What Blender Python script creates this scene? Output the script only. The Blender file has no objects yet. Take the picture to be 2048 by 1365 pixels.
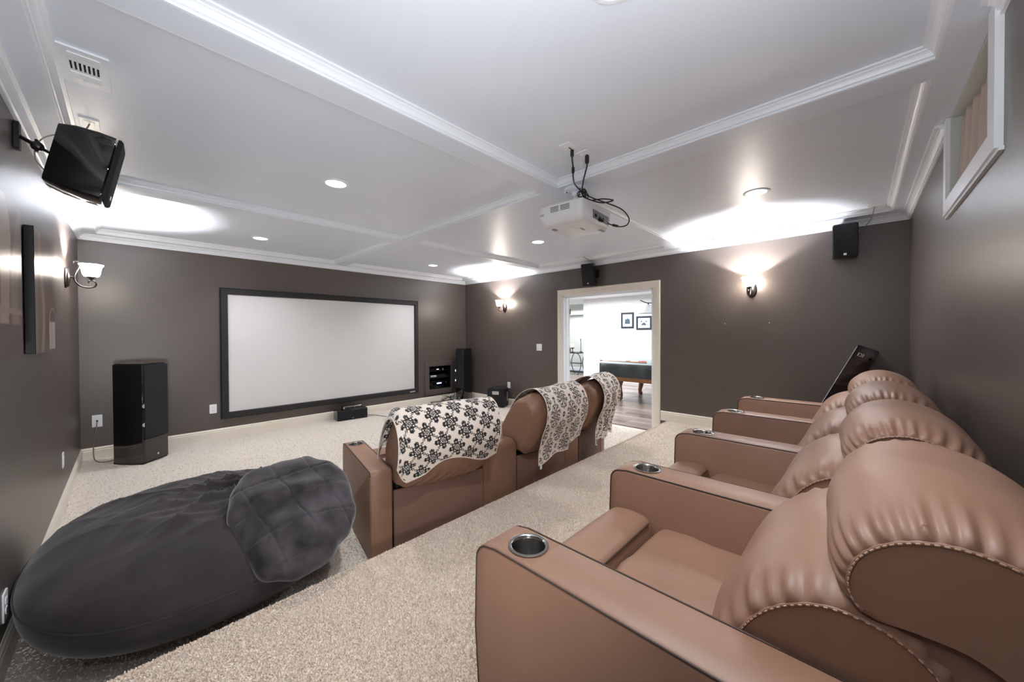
import bpy, bmesh, math, random
import numpy as np
from mathutils import Vector, Matrix
random.seed(7); rng=np.random.default_rng(11)
S=bpy.context.scene; COL=S.collection
PI=math.pi
# ------------------------------------------------------------------ camera
CAMH=1.375
cam=bpy.data.cameras.new('camera'); co=bpy.data.objects.new('camera',cam); COL.objects.link(co)
R_=Vector((0.688769,-0.72496657,-0.00455505)); U_=Vector((0.01061522,0.00380248,0.99993643)); F_=Vector((0.72490316,0.68877356,-0.01031471))
m=Matrix.Identity(4)
for i in range(3):
    m[i][0]=R_[i]; m[i][1]=U_[i]; m[i][2]=-F_[i]
m[2][3]=CAMH
co.matrix_world=m
cam.sensor_fit='HORIZONTAL'; cam.sensor_width=36; cam.lens=36*729.754/2048
cam.shift_y=-(682.5-674.648)/2048; cam.shift_x=0
cam.clip_start=0.01
S.camera=co
# ------------------------------------------------------------------ world, exposure
S.view_settings.view_transform='Standard'; S.view_settings.look='None'
S.view_settings.gamma=1; S.view_settings.use_curve_mapping=False
S.view_settings.exposure=0.22
w=bpy.data.worlds.new('world'); S.world=w; w.use_nodes=True
w.node_tree.nodes['Background'].inputs[0].default_value=(0.8,0.88,1,1)
w.node_tree.nodes['Background'].inputs[1].default_value=0.5
def light(name,kind,loc,energy,color=(1,1,1),rot=(0,0,0),**k):
    l=bpy.data.lights.new(name,kind); l.energy=energy; l.color=color
    for a,b in k.items(): setattr(l,a,b)
    o=bpy.data.objects.new(name,l); COL.objects.link(o); o.location=loc; o.rotation_euler=rot
    return o
FILL=21; DOWN=10; SCONCE=95; POOL=190
# added fill lights near the camera, out of view; first one aims up at the ceiling
light('ceiling_fill','AREA',(0.3,0.1,1.62),FILL,(0.95,0.975,1.0),(PI,0,0),shape='DISK',size=1.0)
light('camera_fill','AREA',(-.15,-.1,2.0),5,(0.97,0.98,1.0),(math.radians(98),0,math.radians(-50)),shape='DISK',size=0.3)  # added fill from the upper left behind the camera, unseen source
light('far_ceiling_fill','AREA',(-.12,-.1,.8),10.5,(0.93,0.965,1.0),(math.radians(106),0,math.radians(-14)),shape="DISK",size=0.4,spread=math.radians(100))  # added low fill, unseen, to brighten the far ceiling panels
# pool room daylight-white lamps
light('pool_room_light','AREA',(7.2,5.2,2.3),POOL,(0.94,0.97,1.0),(0,0,0),shape='RECTANGLE',size=3.5,size_y=2.5)
light('pool_room_light','AREA',(7.2,1.2,2.3),POOL*0.5,(0.94,0.97,1.0),(0,0,0),shape='RECTANGLE',size=3,size_y=2)
light('alcove_light','AREA',(10.3,7.2,2.2),40,(0.95,0.97,1.0),(0,0,0),shape='RECTANGLE',size=1,size_y=1)
# ------------------------------------------------------------------ materials
def srgb(r,g,b):
    f=lambda c:(c/255/12.92) if c/255<=0.04045 else ((c/255+0.055)/1.055)**2.4
    return (f(r),f(g),f(b),1)
def mat(name,col,rough=0.5,metal=0.0,noise=None,bump=None,sheen=0,coat=0,emit=None,spec=None,aniso=0,trans=0):
    """noise=(scale,amount,detail)  bump=(scale,strength,distance)"""
    m=bpy.data.materials.new(name); m.use_nodes=True; nt=m.node_tree; b=nt.nodes['Principled BSDF']
    b.inputs['Base Color'].default_value=col; b.inputs['Roughness'].default_value=rough; b.inputs['Metallic'].default_value=metal
    if spec is not None: b.inputs['Specular IOR Level'].default_value=spec
    if sheen: b.inputs['Sheen Weight'].default_value=sheen; b.inputs['Sheen Roughness'].default_value=0.4
    if coat: b.inputs['Coat Weight'].default_value=coat; b.inputs['Coat Roughness'].default_value=0.08
    if trans: b.inputs['Transmission Weight'].default_value=trans
    if emit: b.inputs['Emission Color'].default_value=emit[0]; b.inputs['Emission Strength'].default_value=emit[1]
    tc=nt.nodes.new('ShaderNodeTexCoord')
    if noise:
        n=nt.nodes.new('ShaderNodeTexNoise'); n.inputs['Scale'].default_value=noise[0]; n.inputs['Detail'].default_value=noise[2] if len(noise)>2 else 3
        nt.links.new(tc.outputs['Object'],n.inputs['Vector'])
        r=nt.nodes.new('ShaderNodeMapRange'); r.inputs[1].default_value=0.3; r.inputs[2].default_value=0.7; r.inputs[3].default_value=1-noise[1]; r.inputs[4].default_value=1+noise[1]
        nt.links.new(n.outputs['Fac'],r.inputs[0])
        mx=nt.nodes.new('ShaderNodeVectorMath'); mx.operation='SCALE'; mx.inputs[0].default_value=col[:3]
        nt.links.new(r.outputs[0],mx.inputs['Scale']); nt.links.new(mx.outputs[0],b.inputs['Base Color'])
    if bump:
        n=nt.nodes.new('ShaderNodeTexNoise'); n.inputs['Scale'].default_value=bump[0]; n.inputs['Detail'].default_value=4
        nt.links.new(tc.outputs['Object'],n.inputs['Vector'])
        bp=nt.nodes.new('ShaderNodeBump'); bp.inputs['Strength'].default_value=bump[1]; bp.inputs['Distance'].default_value=bump[2]
        nt.links.new(n.outputs['Fac'],bp.inputs['Height']); nt.links.new(bp.outputs[0],b.inputs['Normal'])
    return m
def vcmat(name,rough,sheen=0,bump=None,attr='Col'):
    m=mat(name,(1,1,1,1),rough,sheen=sheen,bump=bump); nt=m.node_tree
    a=nt.nodes.new('ShaderNodeVertexColor'); a.layer_name=attr
    nt.links.new(a.outputs['Color'],nt.nodes['Principled BSDF'].inputs['Base Color']); return m
M={}
M['wall']=mat('taupe_wall_paint',srgb(85,76,71),0.36,noise=(1.5,0.04),bump=(260,0.06,0.001),spec=0.7)
M['ceil']=mat('ceiling_paint',srgb(226,232,243),0.38,bump=(120,0.03,0.001),spec=0.5)
M['trim']=mat('white_trim_paint',srgb(238,242,248),0.3)
M['base']=mat('cream_trim_paint',srgb(232,224,210),0.35)
M['carpet']=mat('cream_carpet',srgb(222,212,200),0.95,noise=(150,0.14,5),bump=(230,0.7,0.008),sheen=0.3)
M['leather']=mat('tan_leather',srgb(141,106,86),0.5,noise=(6,0.05),bump=(420,0.12,0.001),spec=0.5)
M['leather_side']=mat('tan_leather_panel',srgb(124,94,80),0.52,noise=(5,0.05),bump=(380,0.12,0.001),spec=0.4)
M['seam']=mat('dark_seam',srgb(62,44,36),0.6)
M['thread']=mat('tan_thread',srgb(196,164,140),0.7)
M['dark']=mat('dark_void',srgb(18,16,15),0.8)
M['steel']=mat('brushed_steel',srgb(165,163,160),0.22,metal=1.0,bump=(60,0.05,0.001))
M['black_gloss']=mat('gloss_black',srgb(14,14,17),0.08,coat=0.6)
M['black']=mat('matte_black',srgb(13,13,14),0.55)
M['black_cloth']=mat('black_grille_cloth',srgb(22,22,26),0.85,bump=(500,0.2,0.001))
M['black_frame']=mat('black_velvet_frame',srgb(26,26,27),0.6)
M['screen']=mat('projection_screen',srgb(214,211,210),0.75)
M['suede']=mat('charcoal_suede',srgb(45,38,38),0.85,noise=(4,0.6,7),bump=(300,0.2,0.001),sheen=0.2)
M['plush']=mat('grey_plush',srgb(60,55,58),0.9,noise=(8,0.8,5),bump=(70,0.35,0.004),sheen=0.35)
M['iron']=mat('brushed_iron',srgb(70,66,66),0.3,metal=0.85)
M['shade']=mat('frosted_glass_shade',srgb(250,248,244),0.4,emit=((1,0.91,0.8,1),75.0))
M['lamp_disc']=mat('lit_lens',(1,1,1,1),0.4,emit=((1,1,1,1),9.0))
M['white_plastic']=mat('white_plastic',srgb(236,238,241),0.35)
M['proj']=mat('projector_plastic',srgb(226,226,228),0.4)
M['grey_print']=mat('grey_print',srgb(120,120,124),0.5)
M['logo']=mat('silver_logo',srgb(200,200,205),0.3,metal=0.5)
M['paper']=mat('white_sticker',srgb(230,228,222),0.6)
M['wire']=mat('black_cable',srgb(16,16,17),0.4)
M['greywire']=mat('grey_cable',srgb(150,146,140),0.5)
M['brownwire']=mat('clear_brown_cable',srgb(132,104,88),0.4)
M['bluelight']=mat('blue_display',(0.1,0.2,0.6,1),0.4,emit=((0.55,0.65,1,1),4.0))
M['hall']=mat('white_room_wall',srgb(244,245,246),0.8)
M['hall2']=mat('alcove_wall',srgb(205,210,205),0.8)
M['wood_dark']=mat('grey_brown_laminate',srgb(120,106,100),0.35,noise=(3,0.2,5))
M['oak']=mat('golden_oak',srgb(176,122,76),0.4,noise=(8,0.15,5))
M['oakgrey']=mat('weathered_oak',srgb(140,110,88),0.45,noise=(8,0.2,5))
M['cover']=mat('black_vinyl_cover',srgb(44,50,50),0.4,noise=(4,0.2))
M['covertop']=mat('slate_cover_top',srgb(120,136,138),0.35)
M['red']=mat('pink_rubber',srgb(240,120,135),0.6)
M['picframe']=mat('navy_black_frame',srgb(30,42,56),0.35)
M['photo']=mat('picture_mat',srgb(228,236,240),0.5)
M['ink']=mat('picture_ink',srgb(66,84,98),0.6)
M['curtain']=mat('beige_satin',srgb(196,180,168),0.3,noise=(3,0.1))
M['candle']=mat('white_wax',srgb(245,240,228),0.5)
# ------------------------------------------------------------------ mesh builder
class MB:
    def __init__(s): s.v=[]; s.f=[]
    def add(s,v,f):
        n=len(s.v); s.v+= [tuple(map(float,p)) for p in v]; s.f+=[tuple(i+n for i in q) for q in f]; return s
    def box(s,lo,hi,rz=0,c=None,M4=None):
        x0,y0,z0=lo;x1,y1,z1=hi
        v=[(x0,y0,z0),(x1,y0,z0),(x1,y1,z0),(x0,y1,z0),(x0,y0,z1),(x1,y0,z1),(x1,y1,z1),(x0,y1,z1)]
        if M4 is not None: v=[tuple(M4@Vector(p)) for p in v]
        return s.add(v,[(0,3,2,1),(4,5,6,7),(0,1,5,4),(1,2,6,5),(2,3,7,6),(3,0,4,7)])
    def loft(s,rings,closed=True,cap=True,flip=False):
        n=len(rings[0]); v=[p for r in rings for p in r]; f=[]
        for i in range(len(rings)-1):
            for j in range(n if closed else n-1):
                a=i*n+j;b=i*n+(j+1)%n;q=(a,b,b+n,a+n); f.append(q[::-1] if flip else q)
        if cap and closed:
            a=tuple(range(n));b=tuple(range((len(rings)-1)*n,len(rings)*n))
            f.append(a if flip else a[::-1]); f.append(b[::-1] if flip else b)
        return s.add(v,f)
    def tube(s,pts,r,n=8,cap=True):
        pts=[Vector(p) for p in pts]; rings=[]; prev=None
        for i,p in enumerate(pts):
            t=(pts[min(i+1,len(pts)-1)]-pts[max(i-1,0)]); t=t.normalized() if t.length>1e-9 else Vector((0,0,1))
            if prev is None:
                a=t.orthogonal().normalized()
            else:
                a=prev-t*prev.dot(t); a=a.normalized() if a.length>1e-6 else t.orthogonal().normalized()
            prev=a; b=t.cross(a); rr=r[i] if isinstance(r,(list,tuple)) else r
            rings.append([tuple(p+a*(rr*math.cos(2*PI*k/n))+b*(rr*math.sin(2*PI*k/n))) for k in range(n)])
        return s.loft(rings,True,cap)
    def lathe(s,prof,c=(0,0,0),n=32,M4=None,cap=True):
        rings=[]
        for r,z in prof:
            ring=[Vector((r*math.cos(2*PI*k/n),r*math.sin(2*PI*k/n),z)) for k in range(n)]
            if M4 is not None: ring=[M4@p for p in ring]
            rings.append([(p[0]+c[0],p[1]+c[1],p[2]+c[2]) for p in ring])
        return s.loft(rings,True,cap)
    def extr(s,poly,x0,x1,axis='x',inset=0):
        """extrude a (a,b) polygon along an axis: x->(t,a,b) y->(a,t,b) z->(a,b,t)"""
        mk={'x':lambda t,p:(t,p[0],p[1]),'y':lambda t,p:(p[0],t,p[1]),'z':lambda t,p:(p[0],p[1],t)}[axis]
        fl={'x':False,'y':True,'z':False}[axis]
        if inset:
            q=inset_poly(poly,inset); d=inset if x1>x0 else -inset
            R=[[mk(x0,p) for p in q],[mk(x0+d,p) for p in poly],[mk(x1-d,p) for p in poly],[mk(x1,p) for p in q]]
        else: R=[[mk(x0,p) for p in poly],[mk(x1,p) for p in poly]]
        return s.loft(R,True,True,fl)
    def xf(s,M4,start=0):
        for i in range(start,len(s.v)): s.v[i]=tuple(M4@Vector(s.v[i]))
        return s
    def build(s,name,m,parent=None,smooth=True,angle=35,bevel=0,subd=0,loc=None,mats=None,fm=None,colors=None):
        me=bpy.data.meshes.new(name); me.from_pydata(s.v,[],s.f)
        for q in ([m] if mats is None else mats): me.materials.append(M[q] if isinstance(q,str) else q)
        if fm is not None: me.polygons.foreach_set('material_index',fm)
        if colors is not None:
            ca=me.color_attributes.new('Col','FLOAT_COLOR','POINT'); ca.data.foreach_set('color',np.asarray(colors,dtype=np.float32).ravel())
        bm=bmesh.new(); bm.from_mesh(me); bmesh.ops.recalc_face_normals(bm,faces=bm.faces); bm.to_mesh(me); bm.free()
        me.polygons.foreach_set('use_smooth',[smooth]*len(me.polygons))
        if smooth and angle<180: me.set_sharp_from_angle(angle=math.radians(angle))
        me.update()
        o=bpy.data.objects.new(name,me); COL.objects.link(o)
        if parent is not None: o.parent=parent
        if loc: o.location=loc
        if bevel:
            b=o.modifiers.new('bevel','BEVEL'); b.width=bevel; b.segments=2; b.limit_method='ANGLE'; b.angle_limit=math.radians(40)
        if subd:
            b=o.modifiers.new('sub','SUBSURF'); b.levels=subd; b.render_levels=subd
        return o
def inset_poly(poly,d):
    n=len(poly); out=[]
    A=sum(poly[i][0]*poly[(i+1)%n][1]-poly[(i+1)%n][0]*poly[i][1] for i in range(n)); sg=1 if A>0 else -1
    for i in range(n):
        a,b,c=Vector(poly[i-1]),Vector(poly[i]),Vector(poly[(i+1)%n])
        e1=(b-a).normalized();e2=(c-b).normalized()
        n1=Vector((-e1.y,e1.x))*sg;n2=Vector((-e2.y,e2.x))*sg
        k=(n1+n2); k=k/max(0.4,k.dot(n1)) if k.length>1e-6 else n1
        out.append((b.x+k.x*d,b.y+k.y*d))
    return out
def thing(name,label,cat,loc=(0,0,0),rz=0,group=None,kind=None):
    o=bpy.data.objects.new(name,None); COL.objects.link(o); o.location=loc; o.rotation_euler=(0,0,rz); o.empty_display_size=0.1
    return tag(o,label,cat,group,kind)
def tag(o,label=None,cat=None,group=None,kind=None):
    if label: o['label']=label
    if cat: o['category']=cat
    if group: o['group']=group
    if kind: o['kind']=kind
    return o
def struct(o,label,cat): return tag(o,label,cat,kind='structure')
def bx(name,m,lo,hi,parent=None,bevel=0,**k): return MB().box(lo,hi).build(name,m,parent,bevel=bevel,**k)
def arc(cx,cy,r,a0,a1,n=6): return [(cx+r*math.cos(math.radians(a0+(a1-a0)*i/n)),cy+r*math.sin(math.radians(a0+(a1-a0)*i/n))) for i in range(n+1)]
def rrect(x0,y0,x1,y1,r,n=5):
    return arc(x1-r,y0+r,r,-90,0,n)+arc(x1-r,y1-r,r,0,90,n)+arc(x0+r,y1-r,r,90,180,n)+arc(x0+r,y0+r,r,180,270,n)
def spline(pts,n=8,closed=False):
    P=[Vector(p) for p in pts]; out=[]; L=len(P); rg=range(L if closed else L-1)
    for i in rg:
        p0=P[(i-1)%L] if (closed or i>0) else P[i]; p1=P[i]; p2=P[(i+1)%L]; p3=P[(i+2)%L] if (closed or i+2<L) else P[(i+1)%L]
        for k in range(n):
            t=k/n; out.append(tuple(0.5*((2*p1)+(p2-p0)*t+(2*p0-5*p1+4*p2-p3)*t*t+(3*p1-p0-3*p2+p3)*t**3)))
    if not closed: out.append(tuple(P[-1]))
    return out
# ------------------------------------------------------------------ room numbers
XL,XR,YB,YF=-.368,5.016,-.344,6.142
ZC,ZS,ZP=2.419,2.482,2.535      # crown foot, soffit/beam underside, panel
RZ=.18; YR=1.879                # riser height and edge
GXL,GXR,GYB,GYF=-.233,4.835,-.23,6.021
C0,C1,A0,A1,B0,B1=2.279,2.439,1.68,1.822,3.965,4.12
WT=.125
# floor
struct(bx('floor','carpet',(XL-.05,YR-.3,-.1),(XR,YF+.05,0)),'cream carpet on the lower level in front of the screen','floor')
# carpeted riser (rounded nosing)
prof=[(YB-.05,-.1),(YR-.004,-.1),(YR-.004,RZ-.03)]+arc(YR-.03,RZ-.026,.026,0,90,5)+[(YB-.05,RZ)]
riser=MB().extr(prof,XL-.02,XR+.0,'x').build('floor','carpet'); struct(riser,'raised cream carpeted platform under the rear recliners','floor')
# carpet pile tufts
def pile(n,x0,x1,y0,y1,z,parent,face=None,h=(.005,.011),wd=.0045,dist=True,label='carpet_pile'):
    X=rng.uniform(x0,x1,n*4);Y=rng.uniform(y0,y1,n*4)
    if dist:
        d2=X**2+Y**2+1.2**2; fwd=X*.7249+Y*.6888; lat=np.abs(X*.6888-Y*.725)
        ok=(fwd>.3)&(lat<fwd*1.5+.1)&(fwd*.95>.75)
        p=np.clip(2.2/d2,0,1)*ok; keep=rng.uniform(0,1,len(X))<p; X,Y=X[keep][:n],Y[keep][:n]
    else: X,Y=X[:n],Y[:n]
    k=len(X); Z=np.full(k,z-.001); nx=rng.normal(0,.45,k);ny=rng.normal(-.1,.45,k);nz=np.ones(k)
    if face is not None:
        Y=np.where(rng.uniform(0,1,k)<1,face-rng.uniform(0,.03,k),Y); Z=z-.026+np.sqrt(np.clip(.026**2-np.clip(Y-(face-.026),0,.026)**2,0,None))-.001
        ny=ny+np.clip((Y-(face-.026))/.026,0,1)*1.5
    ln=np.sqrt(nx**2+ny**2+nz**2); hh=rng.uniform(h[0],h[1],k)/ln
    a=rng.uniform(0,2*PI,k); wx=np.cos(a)*wd*.5; wy=np.sin(a)*wd*.5
    v=np.empty((k,4,3)); v[:,0]=np.stack([X-wx,Y-wy,Z],1); v[:,1]=np.stack([X+wx,Y+wy,Z],1)
    top=np.stack([X+nx*hh,Y+ny*hh,Z+nz*hh],1); v[:,2]=top+np.stack([wx*.7,wy*.7,0*wx],1); v[:,3]=top-np.stack([wx*.7,wy*.7,0*wx],1)
    me=bpy.data.meshes.new(label); me.vertices.add(k*4); me.vertices.foreach_set('co',v.ravel())
    me.loops.add(k*4); me.loops.foreach_set('vertex_index',np.arange(k*4)); me.polygons.add(k); me.polygons.foreach_set('loop_start',np.arange(k)*4)
    me.update(calc_edges=True); me.materials.append(M['pile']); o=bpy.data.objects.new(label,me); COL.objects.link(o); o.parent=parent; o['kind']='stuff'; return o
M['pile']=mat('carpet_yarn',srgb(243,227,211),0.9,noise=(70,0.12,4),sheen=0.3)
pile(420000,XL,XR,YB,YR-.01,RZ,riser)
pile(22000,XL,XR,YR-.03,YR,RZ,riser,face=YR,dist=False)
pile(150000,XL,4.9,YR+.02,YF,0,bpy.data.objects['floor'],h=(.005,.010),wd=.0075)
# walls
def wall(name,boxes,label,m='wall'):
    b=MB()
    for lo,hi in boxes: b.box(lo,hi)
    return struct(b.build(name,m,smooth=False),label,'wall')
NX0,NX1,NZ0,NZ1=4.08,4.605,.262,.725
wall('wall_front',[((XL-WT,YF,-.1),(NX0,YF+WT,2.7)),((NX1,YF,-.1),(XR+WT,YF+WT,2.7)),((NX0,YF,NZ1),(NX1,YF+WT,2.7)),((NX0,YF,-.1),(NX1,YF+WT,NZ0))],'dark taupe wall behind the projection screen')
wall('wall_left',[((XL-WT,YB-WT,-.1),(XL,YF,2.7))],'dark taupe wall with two canvases on it')
DY0,DY1,DZ=2.07,3.585,1.99
wall('wall_right',[((XR,YB-WT,-.1),(XR+WT,DY0,2.7)),((XR,DY1,-.1),(XR+WT,YF,2.7)),((XR,DY0,DZ),(XR+WT,DY1,2.7))],'dark taupe wall with the doorway to the pool room')
WX0,WX1,WZ0=2.08,2.94,2.055
wall('wall_back',[((XL,YB-WT,-.1),(WX0,YB,2.7)),((WX1,YB-WT,-.1),(XR,YB,2.7)),((WX0,YB-WT,-.1),(WX1,YB,WZ0)),((WX0,YB-WT,2.48),(WX1,YB,2.7))],'dark taupe wall close behind the rear recliners')
# ceiling
struct(bx('ceiling','ceil',(XL-.1,YB-.4,ZP),(XR+.1,YF+.1,ZP+.06)),'grey white coffered ceiling','ceiling')
b=MB()
b.box((XL,YB,ZS),(GXL,YF,ZP+.01)); b.box((GXR,YB,ZS),(XR,YF,ZP+.01)); b.box((GXL,YB,ZS),(GXR,GYB,ZP+.01)); b.box((GXL,GYF,ZS),(GXR,YF,ZP+.01))
struct(b.build('trim_1','ceil',smooth=False),'flat soffit border running round the ceiling','trim')
def beam(i,lo,hi,label): struct(bx('trim_%d'%i,'ceil',lo,hi),label,'trim')
beam(2,(C0,GYB,ZS),(C1,GYF,ZP+.01),'ceiling beam running from the back wall to the screen wall')
beam(3,(GXL,A0,ZS+.0005),(GXR,A1,ZP+.01),'ceiling cross beam nearer the camera')
beam(4,(GXL,B0,ZS+.0005),(GXR,B1,ZP+.01),'ceiling cross beam nearer the screen')
PR=[(0,0),(.009,0),(.009,.008),(.004,.010),(.004,.013),(.014,.015),(.016,.021),(.020,.028),(.026,.034),(.032,.037),(.032,.042),(.047,.044),(.047,.054)]
def crown(x0,y0,x1,y1,z,sc=1.0,sz=1.0):
    rings=[[(x0+o*sc,y0+o*sc,z+h*sz),(x1-o*sc,y0+o*sc,z+h*sz),(x1-o*sc,y1-o*sc,z+h*sz),(x0+o*sc,y1-o*sc,z+h*sz)] for o,h in PR]
    return MB().loft(rings,True,False)
k=5
for (x0,x1,sx) in ((GXL,C0,'left'),(C1,GXR,'right')):
    for (y0,y1,sy) in ((GYB,A0,'near'),(A1,B0,'middle'),(B1,GYF,'far')):
        struct(crown(x0,y0,x1,y1,ZS+.0008,1.0,1.0).build('trim_%d'%k,'trim',smooth=False),'white crown moulding round the %s %s ceiling panel'%(sy,sx),'trim'); k+=1
# wall crown, open at the window on the back wall
z=ZC; sc,sz=1.1,1.18
def P_(x,y,sx,sy): return [(x+sx*o*sc,y+sy*o*sc,z+h*sz) for o,h in PR+[(0,.054)]]
def crownrun(prs,nm,lab): struct(MB().loft(prs,True,True).build(nm,'trim',smooth=False),lab,'trim')
crownrun([P_(XL,YB,1,1),P_(XL,YF,1,-1)],'trim_11','white crown moulding along the left wall')
crownrun([P_(XL,YF,1,-1),P_(XR,YF,-1,-1)],'trim_12','white crown moulding above the projection screen')
crownrun([P_(XR,YF,-1,-1),P_(XR,YB,-1,1)],'trim_13','white crown moulding above the doorway wall')
crownrun([P_(XL,YB,1,1),P_(1.995,YB,0,1)],'trim_14','white crown moulding on the back wall left of the small window')
crownrun([P_(3.01,YB,0,1),P_(XR,YB,-1,1)],'trim_15','white crown moulding on the back wall right of the small window')
# baseboards
BP=[(0,0),(.014,0),(.014,.095),(.010,.102),(.012,.108),(.012,.116),(.006,.124),(.004,.13),(0,.13)]
def base(name,pa,pb,na,nb,z0,label):
    rings=[[(p[0]+n[0]*o,p[1]+n[1]*o,z0+h) for o,h in BP] for p,n in ((pa,na),(pb,nb))]
    struct(MB().loft(rings,True,True).build(name,'base',smooth=False),label,'baseboard')
base('baseboard_front',(XL,YF),(XR,YF),(1,-1),(-1,-1),0,'cream baseboard under the projection screen')
base('baseboard_left',(XL,YR),(XL,YF),(1,0),(1,-1),0,'cream baseboard along the left wall')
base('baseboard_right',(XR,3.69),(XR,YF),(-1,0),(-1,-1),0,'cream baseboard between doorway and corner')
base('baseboard_right',(XR,YB),(XR,1.96),(-1,1),(-1,0),RZ,'cream baseboard on the platform right of the doorway')
base('baseboard_back',(XL,YB),(XR,YB),(1,1),(-1,1),RZ,'cream baseboard behind the rear recliners')
base('baseboard_left',(XL,YB),(XL,YR),(1,1),(1,0),RZ,'cream baseboard on the platform at the left wall')
# doorway casing
dr=thing('door_1','cream cased double doorway opening into the pool room','doorway',(XR,2.83,0),kind='structure')
def casing(parent,ox,ys,yt,zt,flip=-1):
    cp=[(0,0),(.006,-.008),(.02,-.012),(.03,-.016),(.07,-.016),(.078,-.022),(.098,-.022),(.105,-.014),(.105,0)]   # (outward, proud)
    def ring(y,zz,dy,dz): return [(flip*-p[1]*-1 if False else p[1],y+dy*p[0],zz+dz*p[0]) for p in cp]
    R=[ring(ys,0.0,-1,0),ring(ys,zt,-1,1),ring(yt,zt,1,1),ring(yt,0.0,1,0)]
    return MB().loft(R,True,True)
casing(dr,0,DY0-2.83,DY1-2.83,DZ).build('casing','base',dr,smooth=False)
b=MB(); b.box((-.002,DY0-2.83-.001,0),(WT+.002,DY0-2.83+.018,DZ)); b.box((-.002,DY1-2.83-.018,0),(WT+.002,DY1-2.83+.001,DZ)); b.box((-.002,DY0-2.83,DZ-.018),(WT+.002,DY1-2.83,DZ+.001))
b.box((.05,DY1-2.83-.03,0),(.065,DY1-2.83-.017,DZ-.018)); b.box((.05,DY0-2.83+.017,DZ-.03),(.065,DY1-2.83-.017,DZ-.017))
b.build('jamb','trim',dr,smooth=False)
# open door leaf, swung back into the pool room
ld=thing('door_2','white door leaf swung open beyond the left jamb','door',(XR+WT+.012,DY1-.018,0.01),math.radians(60),kind='structure')
b=MB(); b.box((0,-.018,0),(.74,.018,DZ-.04))
for z0,z1 in ((.15,.85),(1.0,1.8)): 
    for s_ in (-1,1): b.box((.1,s_*.018-.003,z0),(.64,s_*.018+.003,z1))
b.build('leaf','trim',ld,smooth=False)
for z0 in (.25,1.02,1.68):
    hb=MB(); hb.box((-.012,-.02,z0),(.022,-.03,z0+.09)); hb.tube([(-.01,-.026,z0-.004),(-.01,-.026,z0+.094)],.007,10); hb.build('hinge','steel',ld)
# ------------------------------------------------------------------ small window with curtain on the back wall
wn=thing('window_1','small high window with white casing and beige curtain above the rear recliners','window',(2.5,YB,2.2),kind='structure')
b=MB(); t=.02; ox=-2.5; oz=-2.2
for lo,hi in (((1.995,0,1.985),(WX0+.003,t,2.48)),((WX1-.003,0,1.985),(3.01,t,2.48)),((WX0,0,1.985),(WX1,t,WZ0+.003))): b.box((lo[0]+ox,lo[1],lo[2]+oz),(hi[0]+ox,hi[1],hi[2]+oz))
b.box((1.985+ox,0,1.972+oz),(3.02+ox,.012,1.986+oz))
b.build('casing','trim',wn,smooth=False)
b=MB()
for lo,hi in (((WX0-.002,-.3,WZ0-.005),(WX0+.006,.005,2.48)),((WX1-.006,-.3,WZ0-.005),(WX1+.002,.005,2.48)),((WX0,-.3,WZ0-.006),(WX1,.005,WZ0+.004)),((WX0,-.3,2.472),(WX1,.0,2.484)),((WX0-.05,-.31,WZ0-.05),(WX1+.05,-.30,2.53))): b.box((lo[0]+ox,lo[1],lo[2]+oz),(hi[0]+ox,hi[1],hi[2]+oz))
b.build('reveal','hall2',wn,smooth=False)
v=[];nU=150;nV=14
cb=MB(); rings=[]
for j in range(nV+1):
    tz=j/nV; row=[]
    for i in range(nU+1):
        u=i/nU; x=2.12+.78*u-2.5; amp=.026+.007*math.sin(9*u); ph=u*2*PI*7.5+.5*math.sin(u*7)
        y=-.062+amp*math.sin(ph)*(1+.5*(1-tz))-.004*math.sin(3*ph); z=(2.465-.018*abs(math.sin(ph/2))*(1 if tz>0.99 else 1))*1.0-2.2-(1-tz)*.395
        row.append((x+.012*(1-tz)*math.sin(ph*.5),y,z))
    rings.append(row)
cb.loft(rings,False,False); cu=tag(cb.build('curtain','curtain',angle=180),'beige pleated satin curtain hanging inside the small high window','curtain')
cu.location=(2.5,YB,2.2); md=cu.modifiers.new('thick','SOLIDIFY'); md.thickness=.002
rd=MB().tube([(WX0+.01,YB-.062,2.462),(WX1-.01,YB-.062,2.462)],.006,10).build('curtain_rod','iron',wn); rd.location=(-2.5,-YB,-2.2)
# ------------------------------------------------------------------ projection screen
sc_=thing('projection_screen','large white projection screen in a wide black frame on the front wall','screen',(2.334,YF,1.125))
W2,H2=1.4955,.874; fw=.088
def frame_ring(w,h,f,y0,y1,bev):
    R=[[(-w,0,-h),(w,0,-h),(w,0,h),(-w,0,h)],[(-w,y0,-h),(w,y0,-h),(w,y0,h),(-w,y0,h)],
       [(-w+bev,y1,-h+bev),(w-bev,y1,-h+bev),(w-bev,y1,h-bev),(-w+bev,y1,h-bev)],
       [(-w+f-bev,y1,-h+f-bev),(w-f+bev,y1,-h+f-bev),(w-f+bev,y1,h-f+bev),(-w+f-bev,y1,h-f+bev)],
       [(-w+f,y0*.6,-h+f),(w-f,y0*.6,-h+f),(w-f,y0*.6,h-f),(-w+f,y0*.6,h-f)],[(-w+f,0,-h+f),(w-f,0,-h+f),(w-f,0,h-f),(-w+f,0,h-f)]]
    return MB().loft(R,True,False)
frame_ring(W2,H2,fw,-.03,-.05,.012).build('frame','black_frame',sc_,smooth=False)
bx('screen_surface','screen',(-W2+fw-.01,-.022,-H2+fw-.01),(W2-fw+.01,-.012,H2-fw+.01),sc_)
bx('badge','logo',(W2-.20,-.0525,-H2+.022),(W2-.09,-.05,-H2+.042),sc_)
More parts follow.
